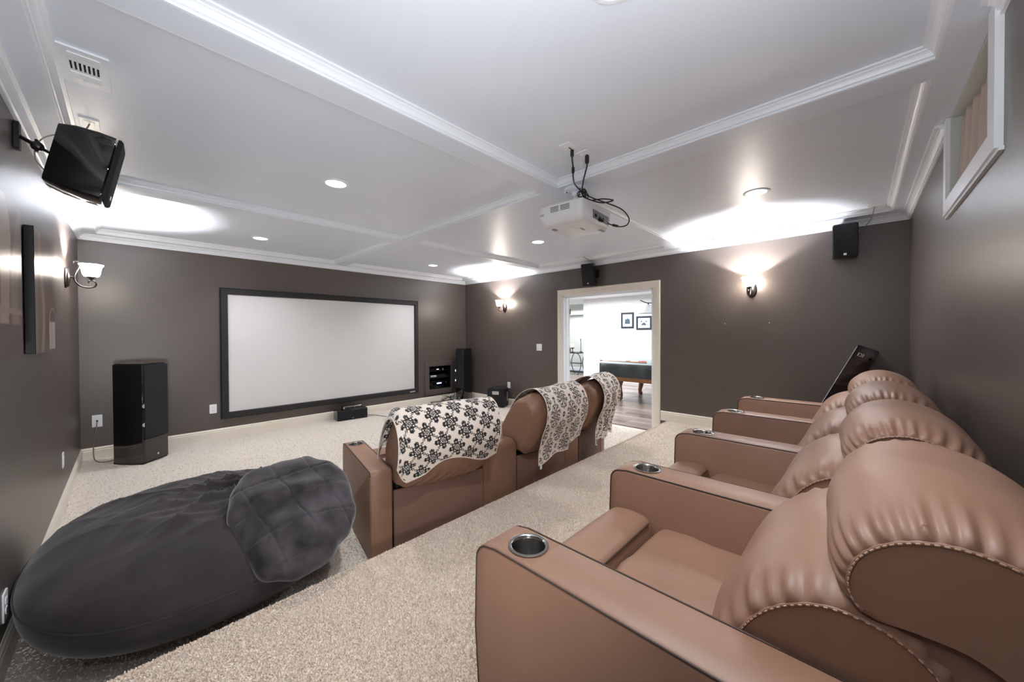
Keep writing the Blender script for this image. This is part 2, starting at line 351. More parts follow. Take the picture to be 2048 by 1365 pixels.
# ------------------------------------------------------------------ wall plates
def plate(name,label,loc,axis,w=.075,h=.118,dev='outlet',cat='outlet',group=None):
    rz={'+x':0,'-x':PI,'-y':-PI/2,'+y':PI/2}[axis]       # local +x points away from the wall
    t=thing(name,label,cat,loc,rz,group)
    MB().extr(rrect(-w/2,-h/2,w/2,h/2,.006,3),0,.006,'x').build('cover_plate','white_plastic',t,bevel=.0015)
    if dev=='outlet':
        for s_ in (-1,1): 
            MB().extr(rrect(-.017,s_*.02-.014,.017,s_*.02+.014,.008,4),.005,.0085,'x').build('socket','white_plastic',t)
            for q in (-.006,.006): bx('slot','dark',(.0083,q-.001,s_*.02-.004),(.0089,q+.001,s_*.02+.006),t)
    elif dev=='switch':
        for q in (-w/4,w/4) if w>.1 else (0,):
            bx('rocker','white_plastic',(.005,q-.012,-.03),(.010,q+.012,.03),t,bevel=.001)
            bx('gap','grey_print',(.0055,q-.014,-.033),(.0064,q+.014,.033),t)
    else: bx('keystone','dark',(.0055,-.008,-.008),(.007,.008,.008),t)
    return t
plate('light_switch','white double light switch beside the doorway',(XR,4.10,1.125),'-x',.118,.118,'switch','switch')
plate('power_outlet','white outlet on the right wall behind the subwoofer',(XR,4.85,.385),'-x')
plate('power_outlet','white outlet just left of the projection screen',(.76,YF,.40),'-y')
plate('cable_plate','white wall plate with a cable left of the left tower speaker',(-.246,YF,.42),'-y',.078,.135,'cable','wall plate')
plate('power_outlet','white outlet low on the left wall near the corner',(XL,4.57,.385),'+x')
plate('power_outlet','white outlet on the left wall behind the bean bag',(XL,2.575,.25),'+x')
# ------------------------------------------------------------------ AV niche
ni=thing('equipment_niche','taupe framed wall niche holding the audio components','niche',(4.34,YF,.49))
n0,n1,m0,m1=3.98-4.34,4.63-4.34,.167-.49,.81-.49
b=MB()
for lo,hi in (((n0,-.022,m0),(NX0-4.34,0,m1)),((NX1-4.34,-.022,m0),(n1,0,m1)),((NX0-4.34,-.022,m0),(NX1-4.34,0,NZ0-.49)),((NX0-4.34,-.022,NZ1-.49),(NX1-4.34,0,m1))): b.box(lo,hi)
b.build('frame','wall',ni,bevel=.003)
b=MB()
a0,a1,c0_,c1_=NX0-4.34,NX1-4.34,NZ0-.49,NZ1-.49
for lo,hi in (((a0,0,c0_),(a0+.006,.4,c1_)),((a1-.006,0,c0_),(a1,.4,c1_)),((a0,0,c0_),(a1,.4,c0_+.006)),((a0,0,c1_-.006),(a1,.4,c1_)),((a0,.4,c0_),(a1,.41,c1_)),((a0,.02,-.015),(a1,.4,-.003)),((a0,.02,.13),(a1,.4,.138))): b.box(lo,hi)
b.build('cabinet','black',ni,smooth=False)
rc=thing('audio_receiver','black receiver with a lit blue display on the niche bottom shelf','receiver',(4.34,YF+.02,.27))
bx('body','black_gloss',(-.22,.02,0),(.22,.33,.15),rc,bevel=.004); bx('display','black_gloss',(-.13,.014,.07),(.13,.02,.125),rc)
for i_,(x_,w_) in enumerate(((-.05,.006),(-.032,.014),(-.01,.014),(.012,.014),(.045,.012))): bx('display_digit','bluelight',(x_,.012,.088),(x_+w_,.0138,.112),rc)
for x_ in (-.185,.185):
    MB().lathe([(.0,-.004),(.022,-.004),(.024,0),(.024,.012)],(x_,.018,.09),20,Matrix.Rotation(PI/2,4,'X')).build('knob','black',rc)
cn=thing('media_player','dark media player with a white sticker on the middle niche shelf','media player',(4.34,YF+.02,.49))
bx('body','black',(-.22,.02,0),(.20,.3,.055),cn,bevel=.003); bx('sticker','paper',(-.19,.017,.012),(-.06,.0195,.046),cn)
bx('sticker_text','grey_print',(-.18,.0162,.022),(-.07,.0168,.034),cn)
cn2=thing('cable_box','black cable box with a small blue light on the top niche shelf','cable box',(4.34,YF+.02,.63))
bx('body','black_gloss',(-.21,.02,0),(.18,.28,.05),cn2,bevel=.003); bx('led','bluelight',(-.05,.017,.02),(.0,.0195,.03),cn2)
# ------------------------------------------------------------------ speakers
def tower(name,label,loc,rz,w,d,h=1.07,led_glints=False):
    t=thing(name,label,'speaker',loc,rz)      # local -y = front
    pf=[(-w/2,0),(w/2,0)]+[(w/2+.02*math.sin(PI*i/8)-(i/8)*.035,i/8*d) for i in range(1,9)]
    pf+= [(-x,y) for x,y in pf[::-1] if y>0]
    MB().extr(pf,.012,h-.01,'z').build('cabinet','black_gloss',t,bevel=.004)
    pp=inset_poly(pf,.012); MB().extr(pp,h-.012,h,'z').build('top_cap','black_gloss',t,bevel=.003)
    R=[]
    for zz in np.linspace(.27,h-.02,3):
        R.append([(-w/2+.004,-.001,zz),(w/2-.004,-.001,zz),(w/2-.006,-.022,zz),(0,-.034,zz),(-w/2+.006,-.022,zz)])
    MB().loft(R,True,True).build('grille','black_cloth',t)
    R=[[(-w/2,0,zz),(w/2,0,zz),(w/2-.006,-.018,zz),(0,-.028,zz),(-w/2+.006,-.018,zz)] for zz in (.02,.262)]
    MB().loft(R,True,True).build('baffle','black_gloss',t)
    MB().lathe([(0,-.002),(.010,-.002),(.011,0)],(0,-.03,.075),16,Matrix.Rotation(PI/2,4,'X')).build('badge','logo',t)
    for zz in (.62,.42): MB().lathe([(0,-.003),(.02,-.002),(.022,.004)],(-w/2+.003,-.012,zz),16,Matrix.Rotation(PI/2,4,'X')).build('magnet_led_glint','logo' if not led_glints else 'bluelight',t)  # right tower: glowing blue discs imitate reflected LEDs; left tower: silver magnets
    pp=[(x*1.02,y*1.0+.0) for x,y in pf]; MB().extr(pp,0,.014,'z').build('plinth','black',t)
    for sx in (-1,1):
        for yy in (.03,d-.04): MB().lathe([(.009,0),(.009,.014)],(sx*w*.38,yy,-.0005),10).build('foot','black',t)
    return t
tower('tower_speaker','tall glossy black tower speaker standing left of the screen',(.195,5.597,0),math.radians(47),.285,.33)
tower('tower_speaker','tall black tower speaker in the right corner beside the niche',(4.63,5.86,0),math.radians(-82),.2,.28,1.07,True)
cs=thing('center_speaker','low black centre speaker on the carpet under the screen','speaker',(2.48,5.90,0),math.radians(-5))
bx('cabinet','black_gloss',(-.235,0,0),(.235,.19,.165),cs,bevel=.006); bx('grille','black_cloth',(-.23,-.014,.006),(.23,.0,.16),cs,bevel=.004)
MB().lathe([(0,-.002),(.008,-.002),(.009,0)],(0,-.014,.03),16,Matrix.Rotation(PI/2,4,'X')).build('badge','logo',cs)
st=thing('set_top_tray','small clear and silver box on top of the centre speaker','box',(2.47,5.96,.168),math.radians(-5))
MB().box((-.13,-.05,0),(.15,.08,.012)).build('base','black_gloss',st,bevel=.002); b=MB()
for x_ in (-.12,-.04,.05,.12): b.tube([(x_,-.045,.01),(x_,-.045,.045)],.003,6)
b.tube([(-.12,-.045,.045),(.15,-.045,.045)],.004,6); b.box((-.125,-.046,.01),(-.1,.06,.045)); b.build('clear_cover','steel',st); bx('body','black_gloss',(-.09,-.03,.012),(.12,.06,.04),st,bevel=.003)
sw=thing('subwoofer','black cube subwoofer with a white sticker by the right wall','speaker',(4.685,4.875,0),math.radians(-64))  # local -y front
pf=[(-.165,0),(-.165,.32),(-.13,.355),(.13,.355),(.165,.32),(.165,0)]
MB().extr([(x,z+.015) for x,z in [(-.165,0),(.165,0),(.165,.315),(.135,.35),(-.135,.35),(-.165,.315)]],0,.25,'y').build('cabinet','black',sw,bevel=.004)
MB().extr([(x*.97,z*.97+.018) for x,z in [(-.165,0.01),(.165,0.01),(.165,.31),(.13,.345),(-.13,.345),(-.165,.31)]],-.02,.0,'y').build('grille','black_cloth',sw,bevel=.003)
bx('sticker','paper',(-.06,-.0225,.245),(.065,-.0205,.30),sw)
for i_ in range(5): bx('sticker_mark','grey_print',(-.05+i_*.021,-.0232,.262),(-.036+i_*.021,-.0226,.283),sw)
MB().lathe([(0,-.002),(.008,-.002),(.009,0)],(0,-.021,.05),16,Matrix.Rotation(PI/2,4,'X')).build('badge','logo',sw)
for sx in (-.13,.13):
    for yy in (.03,.22): MB().lathe([(.015,0),(.015,.016)],(sx,yy,0),10).build('foot','black',sw)
bx('control_panel','logo',(.165,.16,.1),(.168,.21,.27),sw)
pc=MB().tube(spline([(XR-.012,4.85,.40),(4.985,4.855,.38),(4.98,4.86,.30),(4.965,4.875,.22)],6),.004,6); pc.xf((Matrix.Translation(sw.location)@Matrix.Rotation(math.radians(-64),4,'Z')).inverted()); pc.build('power_cord','white_plastic',sw)
# satellite speakers
def satellite(t,w=.19,d=.19,h=.335,logo=True):
    # local -y front; tapered body
    R=[]
    for yy,s_ in ((-.0,1.0),(.06,.99),(d*.7,.9),(d,.72)):
        R.append([(x*s_,yy,zz*(s_*.5+.5)) for x,zz in rrect(-w/2,-h/2,w/2,h/2,.016,3)])
    MB().loft(R,True,True).build('cabinet','black_gloss',t,angle=50)
    R=[[(x*s_,yy,zz*s_) for x,zz in rrect(-w/2+.001,-h/2+.001,w/2-.001,h/2-.001,.02,3)] for yy,s_ in ((-.008,1),(-.018,1),(-.026,.96))]
    MB().loft(R,True,True).build('grille','black_cloth',t,angle=50)
    if logo: bx('badge','logo',(-.011,-.0285,-h/2+.03),(.011,-.026,-h/2+.05),t)
    for sx in (-1,1):
        for sz_ in (-1,0,1): MB().lathe([(.006,-.009),(.006,.001)],(sx*(w/2-.02),0,sz_*(h/2-.03)),8,Matrix.Rotation(PI/2,4,'X')).build('grille_peg','steel',t)
def sat_mount(name,label,loc,wall_pt,wall_axis,rx,rz,d=.19):
    t=thing(name,label,'speaker',loc); t.rotation_euler=(rx,0,rz); satellite(t)
    Mi=(Matrix.Translation(loc)@t.rotation_euler.to_matrix().to_4x4()).inverted()
    Wp=Vector(wall_pt); ax=Vector(wall_axis)
    b=MB(); up=Vector((0,0,1)); sd=ax.cross(up)
    b.loft([[tuple(Wp+sd*x+up*z+ax*o) for x,z in rrect(-.028,-.065,.028,.065,.008,3)] for o in (.002,.02)],True,True); b.xf(Mi); b.build('wall_bracket','black',t,bevel=.002)
    p1=Wp+ax*.02; p2=Vector(loc)+ (Matrix.Rotation(rz,3,'Z')@Matrix.Rotation(rx,3,'X'))@Vector((0,d,0.0)); md=(p1+p2)/2
    b=MB(); b.tube([p1,p1.lerp(p2,.4)],.009,10); b.tube([p1.lerp(p2,.38),p1.lerp(p2,.45),md,p1.lerp(p2,.6),p1.lerp(p2,.66)],[.012,.02,.024,.02,.012],12); b.tube([p1.lerp(p2,.62),p2],.007,10)
    b.tube([md-up*.03,md+up*.03],.006,8); b.xf(Mi); b.build('swivel_arm','iron',t)
    return t
sat_mount('surround_speaker','glossy black surround speaker on a swivel arm high on the left wall',(-.058,2.86,2.225),(XL,2.935,2.335),(1,0,0),math.radians(11),math.radians(88))
sat_mount('surround_speaker','black surround speaker mounted above the doorway',(4.83,2.99,2.26),(XR,2.93,2.29),(-1,0,0),math.radians(13),math.radians(-80))
sat_mount('surround_speaker','black surround speaker under the crown at the right end of the doorway wall',(4.85,.10,2.265),(XR,.12,2.3),(-1,0,0),math.radians(6),math.radians(-86))
# ceiling plates with speaker wires
def cplate(name,label,cx_,cy_,z,w,h,wire=None,mt='white_plastic'):
    t=thing(name,label,'wall plate',(cx_,cy_,z)); bx('cover_plate',mt,(-w/2,-h/2,-.007),(w/2,h/2,0),t,bevel=.002)
    bx('insert',mt,(-w*.28,-h*.3,-.009),(w*.28,h*.3,-.006),t,bevel=.001); return t
cplate('speaker_wire_plate','white ceiling plate above the left surround speaker',-.132,3.045,ZP,.075,.12)
cplate('speaker_wire_plate','white ceiling plate above the far right surround speaker',4.745,-.115,ZP,.075,.12)
cplate('speaker_wire_plate','white ceiling plate above the doorway speaker',4.74,3.02,ZP,.075,.12)
def cable(name,label,pts,r,mt,n=10):
    o=MB().tube(spline(pts,n),r,8).build(name,mt,angle=180); return tag(o,label,'cable')
cable('speaker_wire','thin grey wire down to the far right surround speaker',[(4.74,-.10,ZP-.008),(4.80,-.09,2.47),(4.90,-.07,2.43),(4.96,-.02,2.38),(4.93,.02,2.34)],.0035,'greywire')
cable('speaker_wire','thin grey wire down to the doorway speaker',[(4.74,3.02,ZP-.008),(4.80,2.99,2.5),(4.90,2.93,2.45),(4.95,2.93,2.38),(4.93,2.96,2.32)],.0035,'greywire')
cable('speaker_wire','thin grey wire looping behind the left surround speaker',[(-.132,3.045,ZP-.008),(-.16,2.98,2.45),(-.28,2.95,2.36),(-.31,3.0,2.26),(-.24,2.98,2.18),(-.215,2.93,2.21)],.003,'greywire')
# leaning speaker cabinet in the back right corner
lb=thing('leaning_speaker','black speaker cabinet with clasp leaning behind the farthest recliner','speaker',(4.62,.452,RZ+.062)); lb.rotation_euler=(math.radians(24),0,0)
MB().extr(rrect(0,0,.15,1.11,.012,3),0,.36,'x').build('cabinet','black_gloss',lb)
for v_ in lb.children: v_.location=(0,-.15,0)
b=MB(); b.tube([(-.002,.002,.02),(-.002,.002,1.095)],.003,6); b.build('edge_trim','logo',lb)
for i_,x_ in enumerate((-.035,-.052,-.069)):
    bb=MB()
    if i_==0: bb.box((-.003,x_-.004,1.015),(0,x_+.004,1.045))
    else:
        bb.box((-.003,x_-.006,1.015),(0,x_+.006,1.02)); bb.box((-.003,x_-.006,1.04),(0,x_+.006,1.045)); bb.box((-.003,x_-.006,1.015),(0,x_-.002,1.045)); 
        if i_==2: bb.box((-.003,x_+.002,1.015),(0,x_+.006,1.045))
    bb.build('lettering','logo',lb)
MB().lathe([(0,-.006),(.008,-.005),(.01,0)],(0,-.125,1.02),14,Matrix.Rotation(-PI/2,4,'Y')).build('clasp','steel',lb)
# ------------------------------------------------------------------ sconces
def sconce(name,label,y,side):
    x=XR if side=='R' else XL; rz=PI if side=='R' else 0     # local +x away from the wall
    t=thing(name,label,'wall lamp',(x,y,1.88),rz,'twin-scroll wall sconces' if False else None)
    R=[]
    for o,s_ in ((0,1.0),(.01,1.0),(.014,.9),(.022,.86),(.026,.7),(.030,.55),(.034,0.05)):
        R.append([(o,.052*s_*math.cos(a),.088*s_*math.sin(a)-.01) for a in np.linspace(0,2*PI,33)[:-1]])
    MB().loft(R,True,True).build('backplate','iron',t,angle=40)
    sp=spline([(.05,0,.115),(.046,0,.128),(.058,0,.138),(.078,0,.132),(.086,0,.115),(.078,0,.085),(.062,0,.045),(.052,0,.0),(.060,0,-.04),(.085,0,-.072),(.125,0,-.085),(.162,0,-.078),(.178,0,-.055),(.172,0,-.03),(.15,0,-.022),(.135,0,-.03),(.134,0,-.045)],6)
    r=[.004+.003*math.sin(PI*i/(len(sp)-1)) for i in range(len(sp))]
    MB().tube(sp,r,10).build('scroll_arm','iron',t,angle=180)
    b=MB(); b.tube([(.028,0,.0),(.058,0,-.003)],.008,10); b.build('stem','iron',t)
    c=(.15,0,0)
    MB().lathe([(.004,-.022),(.008,-.015),(.014,-.004),(.032,.012),(.036,.018),(.030,.02)],c,24).build('fitter_cup','iron',t)
    # glass bell, with thickness
    pr_=[(.034,.012),(.046,.020),(.055,.04),(.059,.07),(.062,.092),(.069,.108),(.077,.118),(.075,.1205),(.067,.111),(.058,.093),(.055,.07),(.051,.042),(.042,.024),(.03,.016)]
    MB().lathe(pr_,c,40,cap=True).build('glass_shade','shade',t,angle=180)
    MB().lathe([(.002,.02),(.012,.024),(.013,.04),(.006,.052)],c,12).build('bulb','lamp_disc',t)
    s_=1 if side=='L' else -1
    l=light('sconce_light','POINT',(x+s_*.15,y,1.88+.07),SCONCE,(0.97,0.97,1.0),shadow_soft_size=.008)
    return t
sconce('wall_sconce','lit bell-glass sconce on the left wall near the screen corner',4.93,'L')
sconce('wall_sconce','lit bell-glass sconce on the doorway wall near the screen corner',4.95,'R')
sconce('wall_sconce','lit bell-glass sconce on the right wall between doorway and rear recliners',.905,'R')
# ------------------------------------------------------------------ recessed lights
dl={(1.112,.58):'near left ceiling panel, overhead',(3.596,.618):'near right ceiling panel above the recliners',(1.113,2.919):'middle left ceiling panel',(3.596,2.954):'middle right ceiling panel',(1.112,5.228):'far left ceiling panel by the screen',(3.575,5.237):'far right ceiling panel by the screen'}
for (x_,y_),d_ in dl.items():
    t=thing('recessed_light','lit round recessed light in the '+d_,'ceiling light',(x_,y_,ZP))
    MB().lathe([(.095,0),(.095,-.003),(.088,-.007),(.072,-.006),(.070,-.001),(.070,0)],(0,0,0),40,cap=False).build('trim_ring','trim',t,angle=50)
    MB().lathe([(.0705,-.002),(.04,-.0035),(.001,-.004)],(0,0,0),40,cap=False).build('lens','lamp_disc',t,angle=180)
    light('downlight','AREA',(x_,y_,ZP-.02),DOWN,(0.93,0.97,1.0),(0,0,0),shape='DISK',size=.13,spread=math.radians(125))
# ------------------------------------------------------------------ air vent
t=thing('air_vent','white square-louvred air register in the left ceiling panel','vent',(-.1145,2.44,ZP))
MB().extr(rrect(-.073,-.15,.073,.15,.003,2),-.008,0,'z').build('cover_plate','trim',t,bevel=.0015)
for i_ in range(5): bx('louvre','white_plastic',(-.045,-.115+i_*.012,-.012),(.045,-.108+i_*.012,-.008),t); bx('slot','dark',(-.045,-.108+i_*.012,-.0088),(.045,-.1045+i_*.012,-.0078),t)
for i_ in range(7): bx('slot','dark',(-.043+i_*.0128,-.045,-.0088),(-.036+i_*.0128,.02,-.0078),t)
for i_ in range(7): bx('vane','white_plastic',(-.036+i_*.0128,-.045,-.016),(-.0345+i_*.0128,.02,-.008),t)
for i_ in range(5): bx('louvre','white_plastic',(-.045,.04+i_*.012,-.013),(.045,.047+i_*.012,-.008),t); bx('slot','grey_print',(-.045,.048+i_*.012,-.0088),(.045,.051+i_*.012,-.0078),t)
bx('damper_lever','white_plastic',(-.012,.105,-.02),(.012,.11,-.008),t)
# ------------------------------------------------------------------ recliners
def closed_profile(pts,n=6): 
    return spline(pts,n,True)
def cushion(prof,x0,x1,end=.8,ns=25,power=3.2,pucker=.0,freq=16,sag=0,centre=None,wr=None,rot=0,curve=0.0):
    """soft bolster: profile (y,z) swept along x, shrinking towards both ends; flat ends"""
    P=np.array(prof); c=np.array(centre) if centre else P.mean(0); n=len(P)
    nx=np.roll(P,-1,0)-np.roll(P,1,0); nx=np.stack([nx[:,1],-nx[:,0]],1); nx/=np.linalg.norm(nx,axis=1)[:,None]+1e-9
    area=np.sum(P[:,0]*np.roll(P[:,1],-1)-np.roll(P[:,0],-1)*P[:,1]); nx*=1 if area>0 else -1
    rings=[]
    us=np.sin(np.linspace(-1,1,ns)*PI/2)
    us=np.sign(us)*np.abs(us)**1.0
    for u in us:
        s=end+(1-end)*(1-abs(u)**power)**(1/power)
        Q=c+(P-c)*s
        al=np.arange(n)/n*2*PI
        if pucker:
            g=max(0,(abs(u)-.62)/.38); g=g**1.4*(1.0 if abs(u)<.99 else .75)
            w_=np.sin(al*freq+.8*np.sin(al*5+(1 if u>0 else 2)))*.65+.35*np.sin(al*freq*.55+1.3)
            aa=np.arange(n)/n; mk=np.clip(np.sin(PI*np.clip(aa/.64,0,1)),0,1)**.5 if pucker>.009 else 1
            Q=Q+nx*(pucker*g*w_*mk)[:,None]
        if wr is not None: Q=Q+nx*np.array([wr(u,a_/(2*PI)) for a_ in al])[:,None]
        x=(x0+x1)/2+(x1-x0)/2*u
        rings.append([(x,q[0]+curve*(u*u),q[1]-sag*(u*u)) for q in Q])
    return MB().loft(rings,True,True)
def seamline(prof,x,end,i0,i1,c=None,r=.0028,stitches=True):
    P=np.array(prof); c=np.array(c) if c else P.mean(0); Q=c+(P-c)*(end+.012); n=len(P)
    idx=[i%n for i in range(i0,i1+1)]; pts=[(x,Q[i][0],Q[i][1]) for i in idx]; return spline(pts[::2],3)
def arm(t,name_x,wr_,wf_,h,rot,org,ylo,yhi,rear_round,leather='leather',cup=True,front_r=.05):
    """arm with hole for the cup holder. org=(x,y) rear centre in recliner frame."""
    R4=Matrix.Translation((org[0],org[1],0))@Matrix.Rotation(rot,4,'Z')
    L=yhi
    cr=.049; cy=L-.135
    def hw(y): return (wr_+(wf_-wr_)*max(0,min(1,(y-ylo)/(yhi-ylo))))/2
    rr=rear_round; fr=front_r
    prof=[(ylo,.0),(ylo,h-rr)]+arc(ylo+rr,h-rr,rr,180,90,6)[1:]+[((ylo+cy)/2,h),(cy-.06,h),(cy+.06,h)]+arc(L-fr,h-fr*1.1,fr,90,0,6)+[(L+.006,h*.6),(L-.02,.02),(L-.03,0)]
    prof=[p for i,p in enumerate(prof) if i==0 or (abs(p[0]-prof[i-1][0])+abs(p[1]-prof[i-1][1]))>1e-5]
    iA=[i for i,p in enumerate(prof) if abs(p[0]-(cy-.06))<1e-6 and abs(p[1]-h)<1e-6][0]
    bev=.012; q=inset_poly(prof,bev)
    q=[(a,max(b_,0.0)) for a,b_ in q]
    n=len(prof); rings=[]
    for s_,pp,dx in ((-1,q,0),(-1,[((a+c)/2*1,(b_+d)/2) for (a,b_),(c,d) in zip(q,prof)],.0035),(-1,prof,bev),(1,prof,bev),(1,[((a+c)/2,(b_+d)/2) for (a,b_),(c,d) in zip(q,prof)],.0035),(1,q,0)):
        rings.append([(s_*(hw(y)-dx),y,z) for y,z in pp])
    mb=MB(); v=[p for r in rings for p in r]; f=[]
    for i in range(5):
        for j in range(n):
            a=i*n+j;b_=i*n+(j+1)%n
            if cup and i==2 and j==iA: continue
            f.append((a,b_,b_+n,a+n))
    f.append(tuple(range(n))[::-1]); f.append(tuple(range(5*n,6*n)))
    mb.add(v,f)
    if cup:
        # fill: rectangle boundary -> circle
        x1=hw(cy)-bev; N=32; ya,yb=cy-.06,cy+.06; xa=hw(ya)-bev; xb=hw(yb)-bev
        outer=[];inner=[]
        for k_ in range(N):
            a=2*PI*k_/N+PI/4; ca,sa=math.cos(a),math.sin(a); m_=max(abs(ca),abs(sa)); uu,vv=ca/m_,sa/m_
            y=cy+vv*.06; outer.append((uu*(hw(y)-bev),y,h)); inner.append((cr*ca,cy+cr*sa,h))
        low=[(p[0],p[1],h-.02) for p in inner]
        mb.loft([outer,inner,low],True,False)
    mb.xf(R4); o=mb.build('arm',leather,t,angle=50)
    if cup:
        cm=MB().lathe([(cr+.006,0.0015),(cr+.006,.004),(cr+.001,.0055),(cr-.004,.003),(cr-.006,-.004),(cr-.008,-.07),(cr-.012,-.078),(.002,-.079)],(0,cy,h),36,cap=False); cm.xf(R4)
        cm.build('cup_holder','steel',o,angle=60)
    for s_ in (-1,1):
        pts=[(s_*(hw(y)-.004),y,z+.0005) for y,z in inset_poly(prof,.004)[1:-1]]
        pm=MB().tube(pts,.0028,6); pm.xf(R4); pm.build('piping','seam',o,angle=180)
    return o
def recliner(name,label,loc,rz,arms,group,hs=1.0,arm_h=.62,rear=False,w=.6):
    t=thing(name,label,'recliner',loc,rz,group); hw=w/2
    # base
    MB().extr([(.02,.02),(.72,.02),(.74,.26),(.02,.26)],-hw+.01,hw-.01,'x',.004).build('base','leather_side',t)
    # seat cushion
    sp=closed_profile([(.10,.30),(.12,.42),(.2,.435),(.35,.44),(.5,.443),(.565,.425),(.575,.36),(.55,.27),(.35,.24),(.15,.24)],5)
    def wr(u,a): return .008*math.exp(-((u-.15-.9*(.36-a))/.12)**2)*(.2<a<.62)+.006*math.sin(10*u+14*a)*max(0,1-abs(u))*(.05<a<.45)
    cushion(sp,-hw-.005,hw+.005,.9,31,4,.003,9,wr=wr).build('seat_cushion','leather',t,angle=60)
    # front pad / footrest
    fp=closed_profile([(.585,.30),(.588,.425),(.62,.462),(.70,.468),(.765,.445),(.795,.38),(.80,.25),(.79,.10),(.775,.07),(.75,.10),(.70,.24)],5)
    cushion(fp,-hw,hw,.94,21,5,.002,7).build('footrest_pad','leather',t,angle=60)
    o_=MB().tube([(x,.592,.447) for x in np.linspace(-hw+.03,hw-.03,8)],.003,6).build('seam','seam',t)
    if not rear:
        sh=closed_profile([(.16,.36),(.06,.56),(-.02,.69),(-.10,.80),(-.18,.82),(-.245,.76),(-.27,.60),(-.25,.35),(-.19,.12),(-.12,.06),(.0,.08),(.10,.20)],5)
        cushion(sh,-hw+.012,hw-.012,.94,15,5).build('back_shell','leather_side',t,angle=60)
        lp=closed_profile([(.215,.40),(.262,.46),(.255,.53),(.225,.60),(.175,.69),(.11,.752),(.03,.785),(-.06,.775),(-.125,.72),(-.12,.66),(-.06,.62),(.02,.52),(.09,.42),(.15,.385)],11)
        o=cushion(lp,-hw+.002,hw-.002,.77,61,2.3,.0092,25,centre=(.03,.50),wr=lambda u,a:.004*math.sin(5*u+20*a)*(1-u*u)).build('lumbar_cushion','leather',t,angle=75)
        hp=closed_profile([(y-.012,z) for y,z in [(.03,.745),(.062,.79),(.05,.855),(.005,.905),(-.06,.932),(-.13,.932),(-.205,.900),(-.262,.835),(-.285,.74),(-.27,.66),(-.22,.67),(-.12,.735),(-.04,.745)]],11)
        h_=cushion(hp,-hw-.002,hw+.002,.75,61,2.3,.0092,31,centre=(-.115,.71),wr=lambda u,a:.003*math.sin(6*u+11*a)*(1-u*u)).build('headrest','leather',t,angle=75)
        for part,pf,cen,en,i0,i1,x in ((o,lp,(.03,.50),.77,0,92,hw-.002),(h_,hp,(-.115,.71),.75,2,90,hw+.002)):
            for s_ in (-1,1):
                pts=seamline(pf,s_*(x-.001),en,i0,i1,cen); MB().tube(pts,.0035,6).build('seam','leather',part,angle=180)
                b=MB(); acc=0
                for a,c in zip(pts[:-1:1],pts[1::1]):
                    A_=Vector(a);C_=Vector(c); acc+=(C_-A_).length
                    if acc>.009:
                        acc=0; dn=(C_-A_).normalized(); b.tube([A_+Vector((s_*.001,0,0))+dn*.0,A_+Vector((s_*.001,0,0))+dn*.0055],.0014,4)
                        for q in range(0): pass
                b.xf(Matrix.Translation((s_*.0028,0,0))); b.build('stitching','thread',part)['kind']='stuff'
    else:
        bp=MB().extr([(0.0,.02),(.02,.02),(.03,.385),(.022,.4),(.006,.4),(0,.39)],-hw+.004,hw-.004,'x',.005); bp.build('rear_panel','leather_side',t)
        bc=closed_profile([(y,z-.018*max(0,min(1,(z-.5)/.3))) for y,z in [(.03,.43),(-.02,.405),(-.075,.45),(-.13,.54),(-.175,.66),(-.19,.77),(-.165,.86),(-.10,.915),(-.02,.91),(.06,.86),(.13,.77),(.19,.68),(.22,.60),(.22,.52),(.17,.46),(.1,.44)]],12)
        def wr(u,a):
            g=.0
            if a<.35: g+=.006*math.sin(26*u+4*math.sin(5*a*6))*math.exp(-((a-.06)/.10)**2)
            g+=.0065*math.sin(62*a+7*u*u)*max(0,(abs(u)-.35)/.65)*(.6+.4*math.sin(17*a))
            return g
        cushion(bc,-hw+.004,hw-.004,.74,71,2.5,.0,14,centre=(.02,.62),wr=wr).build('back_cushion','leather',t,angle=75)
        MB().extr([(.02,.03),(.16,.03),(.2,.42),(.05,.42)],-hw+.03,hw-.03,'x').build('back_frame','dark',t)
    for a in arms: arm(t,None,a[1],a[2],arm_h,a[3],a[0],a[4],a[5],a[6])
    return t
NM=['nearest','second','third','farthest']
AX=[.74,1.505,2.27,3.035,3.80]
lbl=['tan leather recliner nearest the camera in the raised rear row','tan leather recliner second from the camera in the raised rear row','tan leather recliner third from the camera in the raised rear row','tan leather recliner at the far end of the raised rear row']
for k in range(4):
    xc=(AX[k]+AX[k+1])/2; arms=[((AX[k]-xc,0),.15,.15,0,-.12,.78,.02)]
    if k==3: arms.append(((AX[k+1]-xc,0),.15,.15,0,-.12,.78,.02))
    recliner('theater_recliner',lbl[k],(xc,0,RZ),0,arms,'rear row of recliners',w=.604)
FH=.545
recliner('theater_recliner','tan recliner at the left end of the front row, beside the bean bag',(1.442,2.023,0),math.radians(-11),[((-.398,0),.138,.138,0,0.0,.80,.03)],'front row of recliners',arm_h=FH,rear=True,w=.652)
recliner('theater_recliner','tan recliner in the middle of the front row, floral towel on its back',(2.435,1.95,0),0,[((-.50,.005),.335,.18,math.radians(-5.5),.01,.76,.06),((.462,.012),.265,.12,math.radians(5.5),.01,.76,.06)],'front row of recliners',arm_h=FH,rear=True,w=.652)
recliner('theater_recliner','tan recliner at the right end of the front row, nearest the doorway',(3.345,2.045,0),math.radians(11),[((.388,0),.13,.13,0,0.0,.80,.03)],'front row of recliners',arm_h=FH,rear=True,w=.62)
